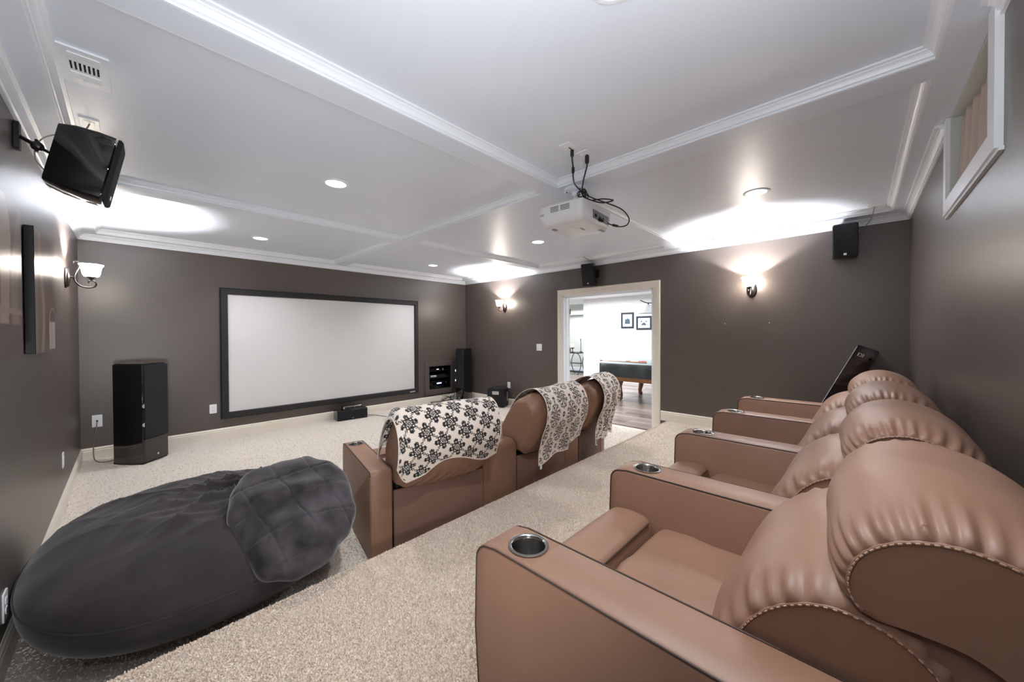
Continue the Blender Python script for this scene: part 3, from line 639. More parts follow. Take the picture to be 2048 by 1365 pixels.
# ------------------------------------------------------------------ towels
def sdc(x,y,cx,cy,r): return np.abs(np.hypot(x-cx,y-cy)-r)
def medallion(x,y):
    """black ornate cross motif in a unit cell centred on 0, |x|,|y|<.5 ; returns 0..1 black"""
    ax,ay=np.abs(x),np.abs(y); u=np.minimum(ax,ay); v=np.maximum(ax,ay)
    k=np.zeros_like(x,bool); r=np.hypot(x,y)
    k|=(sdc(x,y,0,0,.045)<.021)|((r>.085)&(r<.105+.02*np.cos(8*np.arctan2(y,x))))
    k|=(sdc(u,v,.0,.17,.055)<.024)                       # petals on axes
    k|=(u+np.abs(v-.30)*.8<.060)&~((u+np.abs(v-.30)*.8<.026))   # diamond tips
    k|=(sdc(ax,ay,.155,.155,.062)<.027)                  # curls
    k|=(sdc(ax,ay,.235,.175,.035)<.020)&(ax>.2); k|=(sdc(ax,ay,.175,.235,.035)<.020)&(ay>.2)
    k|=(np.hypot(ax-.09,ay-.09)<.03)
    k|=(np.abs(ax-ay)<.014)&(r>.10)&(r<.33)
    k|=(np.hypot(ax-.25,ay-.25)<.022)
    return k
def damask(x,y):
    r=np.hypot(x,y*.92); a=np.arctan2(y,x); k=np.zeros_like(x,bool)
    k|=r<.035; k|=(np.abs(r-.075-.018*np.cos(8*a))<.018)
    k|=(np.abs(r-.135-.028*np.cos(8*a+.4))<.024); k|=(np.abs(r-.205-.04*np.cos(10*a))<.030)&(np.cos(10*a+.8)>-.6)
    k|=(np.hypot(np.abs(x)-.10,np.abs(y)-.33)<.03); k|=(np.abs(x)*1.6+np.abs(np.abs(y)-.34)<.085)&(np.abs(x)>.012)
    k|=(sdc(np.abs(x),np.abs(y),.155,.28,.035)<.013); k|=(sdc(np.abs(x),np.abs(y),.27,.12,.04)<.014)
    k|=(np.hypot(np.abs(x)-.21,np.abs(y)-.21)<.022)
    return k
def towel_col(U,V,kind):
    if kind==0:
        s_=.135; p=(U+V*.55)/s_; q=(V*1.0-U*.62)/s_
        fx=p-np.round(p); fy=q-np.round(q)
        c,s=math.cos(.0),math.sin(.0); a,b=fx*1.0,fy*1.0
        k=medallion(a*.74,b*.74)
    else:
        sx,sy=.215,.29; p=U/sx; q=V/sy
        fx=p-np.round(p); fy=q-np.round(q); gx=(p+.5)-np.round(p+.5); gy=(q+.5)-np.round(q+.5)
        k=damask(fx*1.05,fy*1.12)|damask(gx*1.05,gy*1.12)
        hx=(p+.5)-np.round(p+.5); hy=fy
        k|=(np.abs(hx)<.05*(1+.5*np.cos(30*hy)))&(np.abs(hy)<.14)&(sdc(hx,hy,.0,.06,.05)<.03)
        h2=(q+.5)-np.round(q+.5); k|=(np.abs(fx)<.06)&(np.abs(h2)<.14)&(sdc(fx,h2,.0,.0,.05)<.025)
    return k
cream=np.array(srgb(232,218,206)); blk=np.array(srgb(24,22,25))
M['towel']=vcmat('printed_terry',0.9,sheen=0.3,bump=(400,.5,.002))
def towel(name,label,loc,rz,u0,u1,kind,path,nu=230,nv=300,low=None,fold=None,skew=0.0,wav=.004,ragged=0,end_droop=None,off=.0):
    """path: (y,z) polyline front->over->down the rear. low(u)=fraction of the path used."""
    P=np.array(spline(path,10)); d=np.r_[0,np.cumsum(np.linalg.norm(np.diff(P,axis=0),axis=1))]; Lp=d[-1]
    U=np.linspace(0,1,nu+1); V=np.linspace(0,1,nv+1); UU,VV=np.meshgrid(U,V,indexing='ij')
    lowf=np.array([low(u) if low else 1.0 for u in U])
    s=VV*lowf[:,None]*Lp
    yy=np.interp(s,d,P[:,0]); zz=np.interp(s,d,P[:,1])
    ds=1e-3; ty=np.interp(s+ds,d,P[:,0])-np.interp(s-ds,d,P[:,0]); tz=np.interp(s+ds,d,P[:,1])-np.interp(s-ds,d,P[:,1]); ln=np.hypot(ty,tz)+1e-9
    ny,nz=tz/ln,-ty/ln
    # outward = away from cushion centre
    cy_,cz_=.02,.62; sg=np.sign(ny*(yy-cy_)+nz*(zz-cz_)); sg[sg==0]=1; ny*=sg; nz*=sg
    xx=u0+(u1-u0)*UU+skew*(s/Lp)
    o=off+wav*np.sin(9*UU+5*VV)*np.sin(3*VV+1)+wav*.6*np.sin(23*UU+2*np.sin(7*VV))*VV**2
    if fold: dx,do,dzz=fold(UU,VV); xx=xx+dx; o=o+do; zz=zz+dzz
    if end_droop is not None:
        e,dz_=end_droop(UU,VV); xx=xx+e; zz=zz+dz_
    X=xx; Y=yy+ny*o; Z=zz+nz*o
    v=np.stack([X,Y,Z],-1).reshape(-1,3)
    n1=nv+1; ii,jj=np.meshgrid(np.arange(nu),np.arange(nv),indexing='ij'); a=(ii*n1+jj).ravel()
    f=np.stack([a,a+1,a+n1+1,a+n1],1)
    k=towel_col((u1-u0)*UU*(1.0),s,kind)
    edge=(UU<.012)|(UU>.988)|(VV>.99)
    col=np.where((k&~edge)[...,None],blk,cream).reshape(-1,4)
    me=bpy.data.meshes.new(name); me.vertices.add(len(v)); me.vertices.foreach_set('co',v.ravel()); me.loops.add(f.size); me.loops.foreach_set('vertex_index',f.ravel()); me.polygons.add(len(f)); me.polygons.foreach_set('loop_start',np.arange(len(f))*4); me.update(calc_edges=True)
    me.polygons.foreach_set('use_smooth',[True]*len(f)); ca=me.color_attributes.new('Col','FLOAT_COLOR','POINT'); ca.data.foreach_set('color',col.astype(np.float32).ravel()); me.materials.append(M['towel'])
    ob=bpy.data.objects.new(name,me); COL.objects.link(ob); ob.location=loc; ob.rotation_euler=(0,0,rz)
    md=ob.modifiers.new('thick','SOLIDIFY'); md.thickness=.004; md.offset=0
    return tag(ob,label,'towel',None)
TP=[(.225,.62),(.20,.69),(.14,.79),(.07,.865),(-.02,.912),(-.10,.918),(-.175,.865),(-.208,.77),(-.195,.66),(-.16,.58),(-.13,.48),(-.115,.42),(-.11,.34),(-.11,.24)]
def low1(u): return .775-.03*u+.022*math.sin(9*u+.6)-.10*max(0,(.12-u)/.12)**1.5-(.04 if .28<u<.9 else 0)*math.sin((u-.28)/.62*PI)
def dr1(U,V):
    e=np.zeros_like(U); dz=np.zeros_like(U); k=np.clip((.07-U)/.07,0,1); front=np.clip((.55-V)/.3,0,1)
    e=k*.012*(1-.3*V); dz=-k**1.5*.10*np.clip(1.2-1.1*V,0,1); return e,dz
towel('towel','white towel with black medallion print on the left front recliner',(1.442,2.023,0),math.radians(-11),-.372,.335,0,TP,low=low1,end_droop=dr1,off=.006)
def low2(u): return .93-.07*u-.05*(u>.72)+.01*math.sin(12*u)
def fold2(U,V):
    k=1/(1+np.exp(-(U-.70)*60)); return -k*.05*V**1.2,k*.030*V+.012*np.exp(-((U-.68)/.03)**2)*V,0*U
tw2=towel('towel','white towel with black floral damask print on the middle front recliner',(2.435,1.95,0),0,-.215,.36,1,TP,low=low2,fold=fold2,off=.007)
def fold3(U,V): return 0*U,.016*np.sin(U*2*PI*3.2+.5)*np.clip(V*1.4-.1,0,1)+.008,0*U
towel('towel','white towel hanging in folds on the right front recliner by the doorway',(3.345,2.045,0),math.radians(11),-.25,.27,1,TP,low=lambda u:.965+.02*math.sin(14*u)-.02*u,fold=fold3,off=.012)
tg=MB().box((-.012,-.001,-.032),(.012,.001,.003)).build('care_tag','white_plastic',tw2); tg.location=tw2.data.vertices[301*14+300].co
# ------------------------------------------------------------------ bean bag
def superq(nu,nv,fn):
    v=[];f=[]
    for j in range(nv+1):
        ph=-PI/2+PI*j/nv
        for i in range(nu): v.append(fn(2*PI*i/nu,ph))
    for j in range(nv):
        for i in range(nu): a=j*nu+i;b_=j*nu+(i+1)%nu; f.append((a,b_,b_+nu,a+nu))
    m_=MB(); m_.add(v,f); return m_
def spw(c,e): return math.copysign(abs(c)**e,c)
FC=(.34,-.12)   # fold centre near the pillow
def ridge(t): return 1-2*abs(math.sin(t))**.55
def bag(th,ph):
    cx_,sx_=math.cos(th),math.sin(th); cp,sp_=math.cos(ph),math.sin(ph)
    x=.665*spw(cx_,.80)*spw(cp,.75); y=.83*spw(sx_,.85)*spw(cp,.75); z=.235*spw(sp_,.85)
    top=max(0,sp_)
    z+= top*(.025*math.sin(3*x+1)+.02*math.cos(2.6*y+x*2))-.085*top*max(0,y+.1)/.8
    if sp_>-.2:
        dx,dy=x-FC[0],y-FC[1]; r=math.hypot(dx,dy)+.02; a=math.atan2(dy,dx)
        k=max(0,min(1,(sp_+.1)*2)); g=math.exp(-(r/.50)**2)*k
        z+=g*(.036*ridge(a*5.5+1.2*math.sin(r*7))+.024*ridge(a*11+2*math.sin(r*11+1))+.005*math.sin(a*37+r*10))-.075*math.exp(-(r/.25)**2)*k
        z+=.010*ridge(6*y+2.2*math.sin(3*x)+x)*top*(1-g)+.003*math.sin(26*(y*.9+x*.35)+2*math.sin(7*x))*top
        z+=.016*ridge(9*(x*.5+y)+2.5*math.sin(4*x+2))*math.exp(-((y-.35)/.22)**2)*top
    z=max(z,-.223)
    return (x,y,z+.225)
bb=thing('bean_bag','huge charcoal suede bean bag lounger on the lower carpet at the left wall','bean bag',(.305,2.80,0))
superq(300,180,bag).build('cover','suede',bb,angle=180)
sm=[bag(th,.02) for th in np.linspace(0,2*PI,160)]
MB().tube([(x*1.001,y*1.001,z+.02) for x,y,z in sm],.0035,6).build('seam','suede',bb,angle=180)
# quilted plush cushion on top
ez=Vector((-.16,-.50,.85)).normalized(); eu=Vector((1,0,.12)); eu=(eu-ez*eu.dot(ez)).normalized(); ev=ez.cross(eu)
def plush(th,ph):
    c,s=math.cos(th),math.sin(th); cp,sp_=math.cos(ph),math.sin(ph)
    rr=1+.05*math.sin(3*th+1.2)+.02*math.sin(7*th)+.012*math.sin(13*th+1)
    u=.275*spw(c,.82)*spw(cp,.55)*rr; v=.335*spw(s,.82)*spw(cp,.55)*rr; w_=.085*spw(sp_,.8)
    if sp_>0:
        q1=abs(((u+.03*math.sin(6*v))/.155+.5)%1-.5); q2=abs(((v+.03*math.sin(6*u))/.155+.42)%1-.5)
        w_-=.009*sp_**.5*(math.exp(-(q1/.035)**2)+math.exp(-(q2/.035)**2))
        w_+=(.010*math.sin(15*u+5*math.sin(8*v))+.009*math.sin(19*v+4*u)+.005*math.sin(31*v-18*u+3*math.sin(11*u)))*sp_+.04*sp_*math.sin(4*u+1)
    else: w_-=.04*(-sp_)
    return tuple(eu*u+ev*v+ez*w_)
pl=superq(200,110,plush).build('plush_cushion','plush',None,angle=180); pl.location=(.60,2.17,.44)
tag(pl,'crumpled grey quilted plush cushion lying on the bean bag against the front recliner','cushion')
# ------------------------------------------------------------------ canvases
def canvas_art(name,label,y0,y1,z0,z1,seed):
    t=thing(name,label,'canvas print',(XL,(y0+y1)/2,(z0+z1)/2)); hw=(y1-y0)/2; hh=(z1-z0)/2
    bx('stretcher','black',(.003,-hw,-hh),(.0375,hw,hh),t,bevel=.002)
    n1_,n2_=90,90; Y=np.linspace(-hw,hw,n1_+1); Z=np.linspace(-hh,hh,n2_+1); YY,ZZ=np.meshgrid(Y,Z,indexing='ij'); a=(YY+hw)/(2*hw); b_=(ZZ+hh)/(2*hh)
    c=np.zeros(a.shape+(3,)); base_=np.array(srgb(92,74,68)[:3]); c[:]=base_
    def put(mask,rgb): c[mask]=np.array(srgb(*rgb)[:3])
    if seed==1:
        put(b_<.30,(86,62,54)); put(np.abs(a-.45-.10*np.sin(3*b_))<.10,(150,130,118)); put((np.abs(a-.9+.12*np.sin(b_*4))<.10)&(b_>.1),(124,104,94)); put((b_<.22)&(a>.35),(70,48,44)); put((np.abs(b_-.30)<.012)&(a>.4),(140,120,112)); put(a<.12,(70,60,58)); put((a-.55)**2/.02+(b_-.75)**2/.05<1,(168,152,140))
    else:
        put(b_>.72,(108,92,86)); put((a>.45)&(b_<.62)&(b_>.1),(92,54,52)); put(np.abs(a-.30-.08*np.sin(5*b_))<.07,(140,120,108)); put((a>.62)&(b_>.56)&(b_<.66-.1*(a-.62)),(52,46,44)); put((a>.66)&(b_<.27)&(b_>.02),(176,168,160)); put((np.abs(np.hypot((a-.86)/1.4,b_-.27)-.13)<.008)&(b_>.27),(170,160,150)); put(a<.12,(118,98,90)); put((np.abs(a-.78)<.01)&(b_<.27),(120,110,104))
    col=np.concatenate([c,np.ones(a.shape+(1,))],-1).reshape(-1,4)
    v=np.stack([np.full(YY.shape,.038),YY,ZZ],-1).reshape(-1,3); n=n2_+1
    ff=[(i*n+j,(i+1)*n+j,(i+1)*n+j+1,i*n+j+1) for i in range(n1_) for j in range(n2_)]
    m_=MB(); m_.v=[tuple(p) for p in v]; m_.f=ff; m_.build('print','canvas',t,angle=180,colors=col)
M['canvas']=vcmat('canvas_print_ink',0.32,bump=(180,.25,.001))
canvas_art('canvas_print','unframed brown canvas print on the left wall, cut off by the photo edge',2.04,2.76,1.28,1.935,1)
canvas_art('canvas_print','unframed brown canvas print with black edge beside the left wall sconce',3.10,3.83,1.28,1.945,2)
# ------------------------------------------------------------------ projector
pj=thing('projector','white projector hanging upside down from the ceiling beam crossing','projector',(2.47,1.64,2.275),math.radians(4))
hx,hy,hz=.25,.19,.075
R=[]
for zz,s_,r_ in ((-.075,.80,.05),(-.070,.86,.055),(-.055,.93,.05),(-.03,.98,.04),(.0,1.0,.035),(.06,.99,.03),(.072,.97,.03),(.075,.94,.03)):
    R.append([(x,y,zz) for x,y in rrect(-hx*s_,-hy*min(1,s_+.03),hx*s_,hy*s_,r_,5)])
MB().loft(R,True,True).build('body','proj',pj,angle=50)
for g_,(ya,yb) in enumerate(((-.09,-.012),(.004,.075))):
    b=MB()
    for r_ in range(4): b.box((-hx-.0015,ya,.012+r_*.011),(-hx+.004,yb,.017+r_*.011))
    b.build('vent_grille','grey_print',pj)
bx('lettering','grey_print',(-hx-.0008,.135,.0),(-hx+.003,.165,.006),pj); bx('lettering','grey_print',(-hx-.0008,.135,.011),(-hx+.003,.165,.014),pj)
bx('connector_panel','grey_print',(-.08,-hy-.0015,-.035),(.19,-hy+.004,.03),pj)
b=MB(); b.box((-.05,-hy-.006,-.02),(-.02,-hy,.0)); b.box((.02,-hy-.004,-.02),(.05,-hy,-.005)); b.box((.08,-hy-.004,-.02),(.1,-hy,-.0)); b.build('port','dark',pj)
bx('label_plate','grey_print',(.12,-.16,-.0765),(.2,-.13,-.0745),pj); bx('label_plate','grey_print',(-.02,-.06,-.0765),(.05,-.045,-.0745),pj); bx('lamp_hatch','proj',(-.15,-.02,-.0775),(.0,.12,-.0748),pj,bevel=.002)
bx('foot_lever','grey_print',(-.13,.11,-.082),(-.09,.14,-.07),pj)
MB().lathe([(.03,.0),(.045,.0),(.05,.012),(.045,.02),(.03,.02)],(.1,hy+.0,0),24,Matrix.Rotation(-PI/2,4,'X')).build('lens_ring','proj',pj)
MB().lathe([(.012,0),(.014,.006),(.012,.012)],(-.2,.15,.072),14).build('adjuster_foot','wire',pj)
b=MB(); b.lathe([(.045,.0),(.05,.012),(.045,.022),(.02,.03)],(-.09,-.05,.073),28); b.tube([(-.09,-.05,.09),(-.09,-.05,.15)],.02,16); b.build('mount_collar','proj',pj,angle=50)
b=MB(); b.lathe([(.088,.0),(.092,.006),(.085,.016),(.05,.024)][::-1] and [(.05,-.026),(.085,-.016),(.092,-.006),(.088,.0)],(-.09,-.05,ZS-2.275-.0),32); b.tube([(-.09,-.05,.15),(-.09,-.05,.19)],.03,16); b.build('ceiling_mount','trim',pj,angle=50)
b=MB()
for a_ in (0,PI*.66,PI*1.33): b.lathe([(.006,-.004),(.006,.0)],(-.09+.068*math.cos(a_),-.05+.068*math.sin(a_),ZS-2.275-.02),8)
b.build('mount_screws','dark',pj)
p1=cplate('cable_wall_plate','white ceiling plate with one black cable left of the projector plate pair',1.91,1.313,ZP,.13,.075)
p2=cplate('cable_wall_plate','white ceiling plate with a black cable nearest the ceiling beam',2.065,1.288,ZP,.13,.075)
bx('jack','dark',(-.015,-.01,-.0105),(.012,-.003,-.0085),p1)
def pcable(label,pts,r=.0048,plugs=()):
    t=thing('projector_cable',label,'cable',pts[0]); o=Vector(pts[0]); q=[Vector(p)-o for p in pts]
    MB().tube(spline(q,10),r,8).build('cord','wire',t,angle=180)
    for a,b_,rr in plugs:
        A_=Vector(a)-o;B_=Vector(b_)-o; MB().tube([A_,A_.lerp(B_,.1),A_.lerp(B_,.9),B_],[rr*.8,rr,rr,rr*.8],10).build('plug','wire',t)
pcable('black cable with ferrite bead from the left ceiling plate to the projector',[(1.935,1.31,2.52),(1.935,1.31,2.47),(1.96,1.32,2.43),(2.02,1.36,2.40),(2.13,1.42,2.40),(2.25,1.45,2.395),(2.33,1.46,2.37),(2.45,1.40,2.35),(2.52,1.34,2.37),(2.42,1.36,2.36),(2.36,1.42,2.35)],plugs=[((1.935,1.31,2.527),(1.935,1.31,2.485),.011),((1.963,1.322,2.43),(1.99,1.34,2.408),.010)])
pcable('black cable from the right ceiling plate looping round to the projector ports',[(2.06,1.28,2.52),(2.06,1.28,2.46),(2.07,1.30,2.42),(2.14,1.36,2.40),(2.26,1.44,2.39),(2.38,1.44,2.38),(2.55,1.40,2.37),(2.70,1.36,2.35),(2.80,1.35,2.30),(2.80,1.37,2.25),(2.72,1.41,2.23),(2.60,1.43,2.235)],plugs=[((2.06,1.28,2.527),(2.06,1.28,2.475),.013),((2.72,1.405,2.232),(2.66,1.42,2.232),.010),((2.54,1.437,2.24),(2.49,1.447,2.245),.012)])
pts=[]
for i_ in range(60):
    a_=i_/59*2*PI*4.3; pts.append((2.29+.035*math.cos(a_)+.02*math.sin(a_*.37),1.455+.022*math.sin(a_*1.3),2.385+.028*math.sin(a_)+.01*math.cos(a_*.6)))
ob=MB().tube(pts,.0038,6).build('cable_bundle','wire',angle=180); tag(ob,'coiled bundle of spare black cable tied under the projector mount','cable')
# ------------------------------------------------------------------ floor gear and cables in front of the screen
mb_=thing('cable_receiver','flat dark box on the carpet under the equipment niche','media player',(4.20,5.82,0),math.radians(-8))
bx('body','black_gloss',(-.22,-.12,.008),(.22,.12,.065),mb_,bevel=.004)
for a_ in (-.18,.18):
    for c_ in (-.09,.09): MB().lathe([(.012,0),(.012,.01)],(a_,c_,0),10).build('foot','black',mb_); bx('faceplate','logo',(-.215,-.1225,.05),(-.12,-.12,.056),mb_)
pts=[]
for i_ in range(90):
    a_=i_/89*2*PI*6; pts.append((4.33+.12*math.sin(a_*.5+.4)+.05*math.cos(a_),5.83+.05*math.sin(a_*.73),.105+.035*math.sin(a_*1.1)+.01*math.sin(a_*3)))
ob=MB().tube(pts,.004,6).build('cable_tangle','wire',angle=180); tag(ob,'tangle of black cables piled on the flat box under the niche','cable')
cable('floor_cable','thin black cable trailing along the carpet from the centre speaker',[(2.72,6.02,.02),(2.85,5.9,.007),(2.98,5.62,.007),(3.2,5.7,.007),(3.38,5.72,.007),(3.45,5.75,.02),(3.55,5.72,.007),(3.7,5.8,.007),(3.8,5.72,.007),(3.97,5.83,.03)],.004,'wire')
cable('floor_cable','cable dropping from the niche frame to the cable tangle',[(4.36,6.115,.165),(4.37,6.10,.12),(4.38,6.0,.14),(4.36,5.88,.12)],.004,'wire')
cable('floor_cable','black cable arching down from the wall to the floor box',[(4.50,6.12,.12),(4.55,6.0,.17),(4.52,5.9,.14),(4.42,5.86,.09)],.004,'wire')
cable('speaker_cable','brown clear speaker cable from the wall plate to the left tower speaker',[(-.246,YF-.008,.41),(-.25,6.10,.36),(-.27,6.06,.2),(-.27,6.02,.06),(-.24,5.95,.008),(-.15,5.88,.008),(-.03,5.90,.04),(.03,5.92,.06)],.005,'brownwire')
# two picture screws on the doorway wall
for y_,d_ in ((1.182,'left'),(.734,'right')):
    ob=MB().lathe([(.001,.0),(.004,.001),(.004,.004),(.001,.006)],(0,0,0),10,Matrix.Rotation(-PI/2,4,'Y')).build('wall_screw','white_plastic'); ob.location=(XR-.0005,y_,1.482); tag(ob,'small pale screw in the right wall, the %s one of two'%d_,'screw')
# ------------------------------------------------------------------ pool room
HX=9.5; HC=2.39
wall('wall_pool_room_back',[((HX,-2.2,-.1),(HX+.12,6.04,HC))],'bright white wall of the pool room with framed pictures','hall')
wall('wall_pool_room_side',[((XR+WT,-2.3,-.1),(HX+.1,-2.2,HC)),((XR+WT,9.0,-.1),(11.4,9.1,HC))],'bright white side walls of the pool room','hall')
wall('wall_alcove',[((11.3,5.9,-.1),(11.4,9.0,HC)),((HX+.12,5.92,-.1),(11.3,6.04,HC))],'pale wall of the alcove behind the side table','hall2')
struct(bx('ceiling','hall',(XR+WT,-2.3,HC),(11.4,9.1,HC+.05)),'white ceiling of the pool room','ceiling')
wall('wall_pool_room_near',[((XR+WT-.004,YF+WT,-.1),(XR+WT+.05,9.0,HC)),((XR+WT-.004,-2.2,-.1),(XR+WT+.05,YB-WT,HC))],'white near wall of the pool room','hall')
struct(bx('trim_16','hall2',(11.05,6.04,2.03),(11.3,9.0,HC)),'pale header across the alcove','trim')
base('baseboard_pool_room',(HX,6.04),(HX,-2.2),(-1,0),(-1,0),0,'white baseboard in the pool room'); base('baseboard_alcove',(11.3,9.0),(11.3,6.04),(-1,0),(-1,0),0,'white baseboard in the alcove')
for o_ in bpy.data.objects:
    if o_.name in('baseboard_pool_room','baseboard_alcove'): o_.data.materials.clear(); o_.data.materials.append(M['trim'])
wf=bx('floor','dark',(XR-.0,-2.2,-.03),(11.4,9.0,-.006)); struct(wf,'grey brown laminate plank floor of the pool room','floor')
pm=[mat('laminate_plank_%s'%n_,srgb(*c_),0.32,noise=(2.5,.18,5),bump=(60,.1,.002)) for n_,c_ in (('pale',(158,144,138)),('mid',(134,120,114)),('dark',(110,96,92)),('warm',(142,124,112)))]
pw=.128; x_=XR+.128; i_=0
base_me={}
def plank_mesh(L,mi):
    key=(round(L,2),mi)
    if key in base_me: return base_me[key]
    b=MB(); b.loft([[(-pw/2+.0006,0,-.006),(pw/2-.0006,0,-.006),(pw/2-.0006,L,-.006),(-pw/2+.0006,L,-.006)],[(-pw/2+.0006,0,-.002),(pw/2-.0006,0,-.002),(pw/2-.0006,L,-.002),(-pw/2+.0006,L,-.002)],[(-pw/2+.003,.002,0),(pw/2-.003,.002,0),(pw/2-.003,L-.002,0),(-pw/2+.003,L-.002,0)]],True,True)
    o=b.build('plank',pm[mi],None,smooth=False); me=o.data; bpy.data.objects.remove(o); base_me[key]=me; return me
cnt=0
while x_<10.7:
    y_=-.4-rng.choice([0,.3,.6,.9]) ; 
    while y_<7.6:
        L=1.2; vis=(y_+L>(x_*.28) and y_<x_*.85)
        if vis and cnt<290:
            o=bpy.data.objects.new('plank',plank_mesh(L-.001,int(rng.integers(0,4)))); COL.objects.link(o); o.parent=wf; o.location=(x_,y_,0); cnt+=1
        y_+=L
    x_+=pw
tr=struct(bx('trim_17','wood_dark',(XR+.02,DY0+.018,-.004),(XR+.07,DY1-.018,.006),bevel=.003),'threshold strip between carpet and laminate floor','trim')
# pool table
pt=thing('pool_table','oak pool table under a black cover seen through the doorway','pool table',(7.42,2.62,0))
TX,TY=.70,1.24
b=MB(); b.extr([(-TX,.565),(TX,.565),(TX+.03,.62),(TX+.03,.72),(TX,.755),(-TX,.755),(-TX-.03,.72),(-TX-.03,.62)],-TY,TY,'y').build('table_bed','oak',pt,bevel=.006)
R=[]
for zz,s_ in ((.40,.86),(.44,.90),(.56,.93)): R.append([(x*s_,y*(1-(1-s_)*.6),zz) for x,y in ((-TX,-TY),(TX,-TY),(TX,TY),(-TX,TY))])
MB().loft(R,True,True).build('apron','oak',pt,smooth=False,bevel=.004)
b=MB(); b.box((-TX*.86-.02,-TY*.8,.455),(-TX*.86-.035,TY*.8,.52)); b.build('apron_moulding','oak',pt)
# cover: top sheet + skirt with folds
def skirt(z,o):
    pts=[]; per=[]
    for (xa,ya,xb,yb) in ((-TX,-TY,TX,-TY),(TX,-TY,TX,TY),(TX,TY,-TX,TY),(-TX,TY,-TX,-TY)):
        n=40
        for i in range(n):
            t_=i/n; x=xa+(xb-xa)*t_; y=ya+(yb-ya)*t_; nn=Vector((yb-ya,-(xb-xa))).normalized(); c_=min(t_,1-t_)
            w_=o+.012*math.sin(i*.9)*(z<.74)*(1+2*max(0,.15-c_)/.15); pts.append((x+nn.x*w_,y+nn.y*w_,z))
    return pts
MB().loft([skirt(.50,.05),skirt(.58,.058),(skirt(.68,.055)),skirt(.745,.05),skirt(.765,.035)],True,False).build('cover_skirt','cover',pt,angle=60)
MB().loft([skirt(.765,.035),skirt(.772,.0)],True,True).build('cover_top','covertop',pt,angle=60)
for sx in (-1,1):
    for sy in (-1,1):
        sp=spline([(0,0,.42),(-.04,-.0,.36),(-.05,0,.28),(-.01,0,.18),(.03,0,.10),(.02,0,.05),(-.03,0,.025)],6); r=[.075,]*3
        rr=[max(.03,.085-.06*(i/(len(sp)-1))**.7+(.014 if i>len(sp)*.8 else 0)) for i in range(len(sp))]
        b=MB(); b.tube([(p[0]*1.0,p[1],p[2]) for p in sp],rr,14); b.xf(Matrix.Translation((sx*(TX-.22),sy*(TY-.32),0))@Matrix.Rotation(0 if sx<0 else PI,4,'Z')); b.v=[(x,y,max(z,0.0)) for x,y,z in b.v]; b.build('leg','oakgrey',pt,angle=70)
cu=thing('cue_stick','pool cue lying on the covered table, tip past its end','cue',(7.05,3.2,.785)); MB().tube([(0,.0,0),(.0,.98,0)],[.012,.006],10).build('shaft','oak',cu); MB().tube([(0,.975,0),(0,1.02,0)],.011,10).build('tip','dark',cu)
cu.location=(6.98,3.0,.785)
for i_,(x_,y_,r_,mt_) in enumerate(((7.35,3.25,.3,'red'),(7.25,3.38,2.0,'paper'))):
    pdl=thing('table_tennis_paddle','pink table tennis paddle on the pool table cover' if i_==0 else 'pale table tennis paddle beside the pink one on the pool table','paddle',(x_,y_,.777+.0*i_),r_)
    MB().lathe([(.002,.0),(.08,.0),(.082,.005),(.08,.011),(.002,.011)],(0,0,0),24).build('blade',mt_,pdl,angle=50); bx('handle','oak',(.07,-.013,.0),(.17,.013,.014),pdl,bevel=.004)
# pictures
def framed(name,label,y0,y1,z0,z1,kind):
    t=thing(name,label,'picture',(HX,(y0+y1)/2,(z0+z1)/2),PI); w=(y1-y0)/2;h=(z1-z0)/2   # local +x away from wall... rotated so +x faces the room
    R=[[(o,s1*a,s2*c) for s1,s2 in ((-1,-1),(1,-1),(1,1),(-1,1))] for o,a,c in ((.002,w,h),(.02,w,h),(.028,w-.012,h-.012),(.028,w-.03,h-.03),(.016,w-.05,h-.05),(.002,w-.05,h-.05))]
    MB().loft(R,True,False).build('frame','picframe',t,smooth=False)
    bx('mat_board','photo',(.008,-w+.045,-h+.045),(.0135,w-.045,h-.045),t)
    b=MB()
    sh=[(-.075,-.10),(.075,-.10),(.08,-.04),(.06,.03),(.045,.06),(.03,.03),(.015,.055),(.0,.075),(-.015,.03),(-.045,.045),(-.07,.0)] if kind==0 else [(-.09,-.06),(.09,-.065),(.06,-.045),(.045,-.01),(.02,.0),(.012,.045),(.0,.0),(-.02,.005),(-.05,-.02),(-.07,-.045)]
    b.extr(sh,.0135,.0145,'x').build('printed_figure','ink',t,smooth=False)
    if kind==1:
        for s_ in (-.065,.065): MB().extr([(s_-.02,.02),(s_+.02,.02),(s_+.015,.06),(s_-.015,.055)],.0135,.0142,'x').build('printed_tree','ink',t,smooth=False)
framed('framed_picture','upright dark framed print on the pool room wall',4.44,4.81,1.50,1.935,0)
framed('framed_picture','landscape dark framed print on the pool room wall, right of the upright one',3.945,4.37,1.455,1.82,1)
# pendant over the table
pn=thing('pool_table_lamp','white glass shade lamp with curved iron bar above the pool table','lamp',(7.45,2.62,HC))
zz=HC
for k_ in (-1,0,1):
    MB().lathe([(.03,1.955-zz),(.045,1.945-zz),(.09,1.9-zz),(.13,1.84-zz),(.20,1.785-zz),(.205,1.775-zz),(.195,1.785-zz),(.12,1.84-zz),(.08,1.9-zz),(.02,1.945-zz)],(0,k_*.55,0),32).build('glass_shade','shade_off',pn,angle=180) if False else MB().lathe([(.03,1.955-zz),(.045,1.945-zz),(.09,1.9-zz),(.13,1.84-zz),(.20,1.785-zz),(.205,1.775-zz),(.195,1.785-zz),(.12,1.84-zz),(.08,1.9-zz),(.02,1.945-zz)],(0,k_*.55,0),32).build('glass_shade','white_plastic',pn,angle=180)
    MB().tube([(0,k_*.55,1.95-zz),(0,k_*.55,1.995-zz)],.012,8).build('shade_stem','iron',pn)
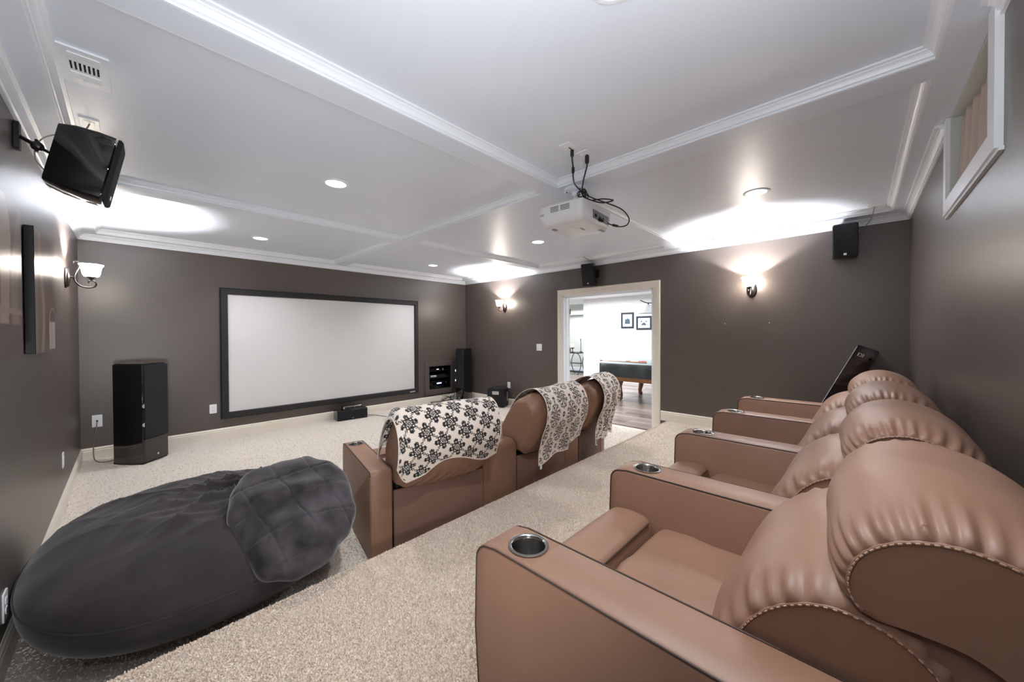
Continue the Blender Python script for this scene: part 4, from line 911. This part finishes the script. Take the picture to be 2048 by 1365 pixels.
MB().tube(spline([(0,-.72,2.06-zz),(0,-.62,2.01-zz),(0,-.5,1.99-zz),(0,-.25,2.0-zz),(0,0,2.02-zz),(0,.25,2.0-zz),(0,.5,1.99-zz),(0,.62,2.01-zz),(0,.72,2.06-zz)],6),.010,8).build('curved_bar','iron',pn,angle=180)
b=MB(); b.tube([(0,-.2,2.0-zz),(0,-.2,0)],.006,8); b.tube([(0,.2,2.0-zz),(0,.2,0)],.006,8); b.box((-.05,-.25,-.02),(.05,.25,0)); b.build('hanger','iron',pn)
# side table in the alcove with candle holder and plant
sd=thing('side_table','black wrought iron half round side table in the alcove','table',(10.4,6.9,0))
MB().extr([(-.30,-.28),(.30,-.28),(.30,.28),(-.30,.28)],.70,.725,'z').build('table_top','wire',sd,bevel=.004)
for yy in (-.22,.22):
    for s_ in (-1,1):
        MB().tube(spline([(s_*.27,yy,.70),(s_*.14,yy,.62),(s_*.06,yy,.46),(s_*.05,yy,.34),(s_*.10,yy,.18),(s_*.22,yy,.03),(s_*.27,yy,.012)],6),.012,8).build('leg','wire',sd,angle=180)
b=MB(); b.tube([(-.05,-.22,.36),(-.05,.22,.36)],.01,8); b.tube([(.05,-.22,.36),(.05,.22,.36)],.01,8); b.build('stretcher','wire',sd)
cd=thing('candle_holder','white pillar candle on a black footed holder on the side table','candle',(10.3,6.98,.7265))
MB().lathe([(.06,0),(.055,.01),(.015,.03),(.012,.10),(.03,.13),(.075,.15),(.07,.16),(.01,.16)],(0,0,0),24).build('holder','wire',cd,angle=50)
MB().lathe([(.062,.161),(.062,.27),(.058,.275),(.004,.272)],(0,0,0),24).build('pillar_candle','candle',cd,angle=50)
cd=thing('figurine','tall dark scroll figurine behind the candle on the side table','ornament',(10.5,6.78,.7265))
MB().lathe([(.05,0),(.045,.02),(.01,.04),(.01,.2)],(0,0,0),16).build('stand','wire',cd,angle=50)
MB().tube(spline([(0,0,.18),(.03,.02,.26),(-.03,-.02,.33),(.03,.03,.38),(0,0,.45),(-.03,0,.42)],6),[.01]*31,8).build('scroll','wire',cd,angle=180)
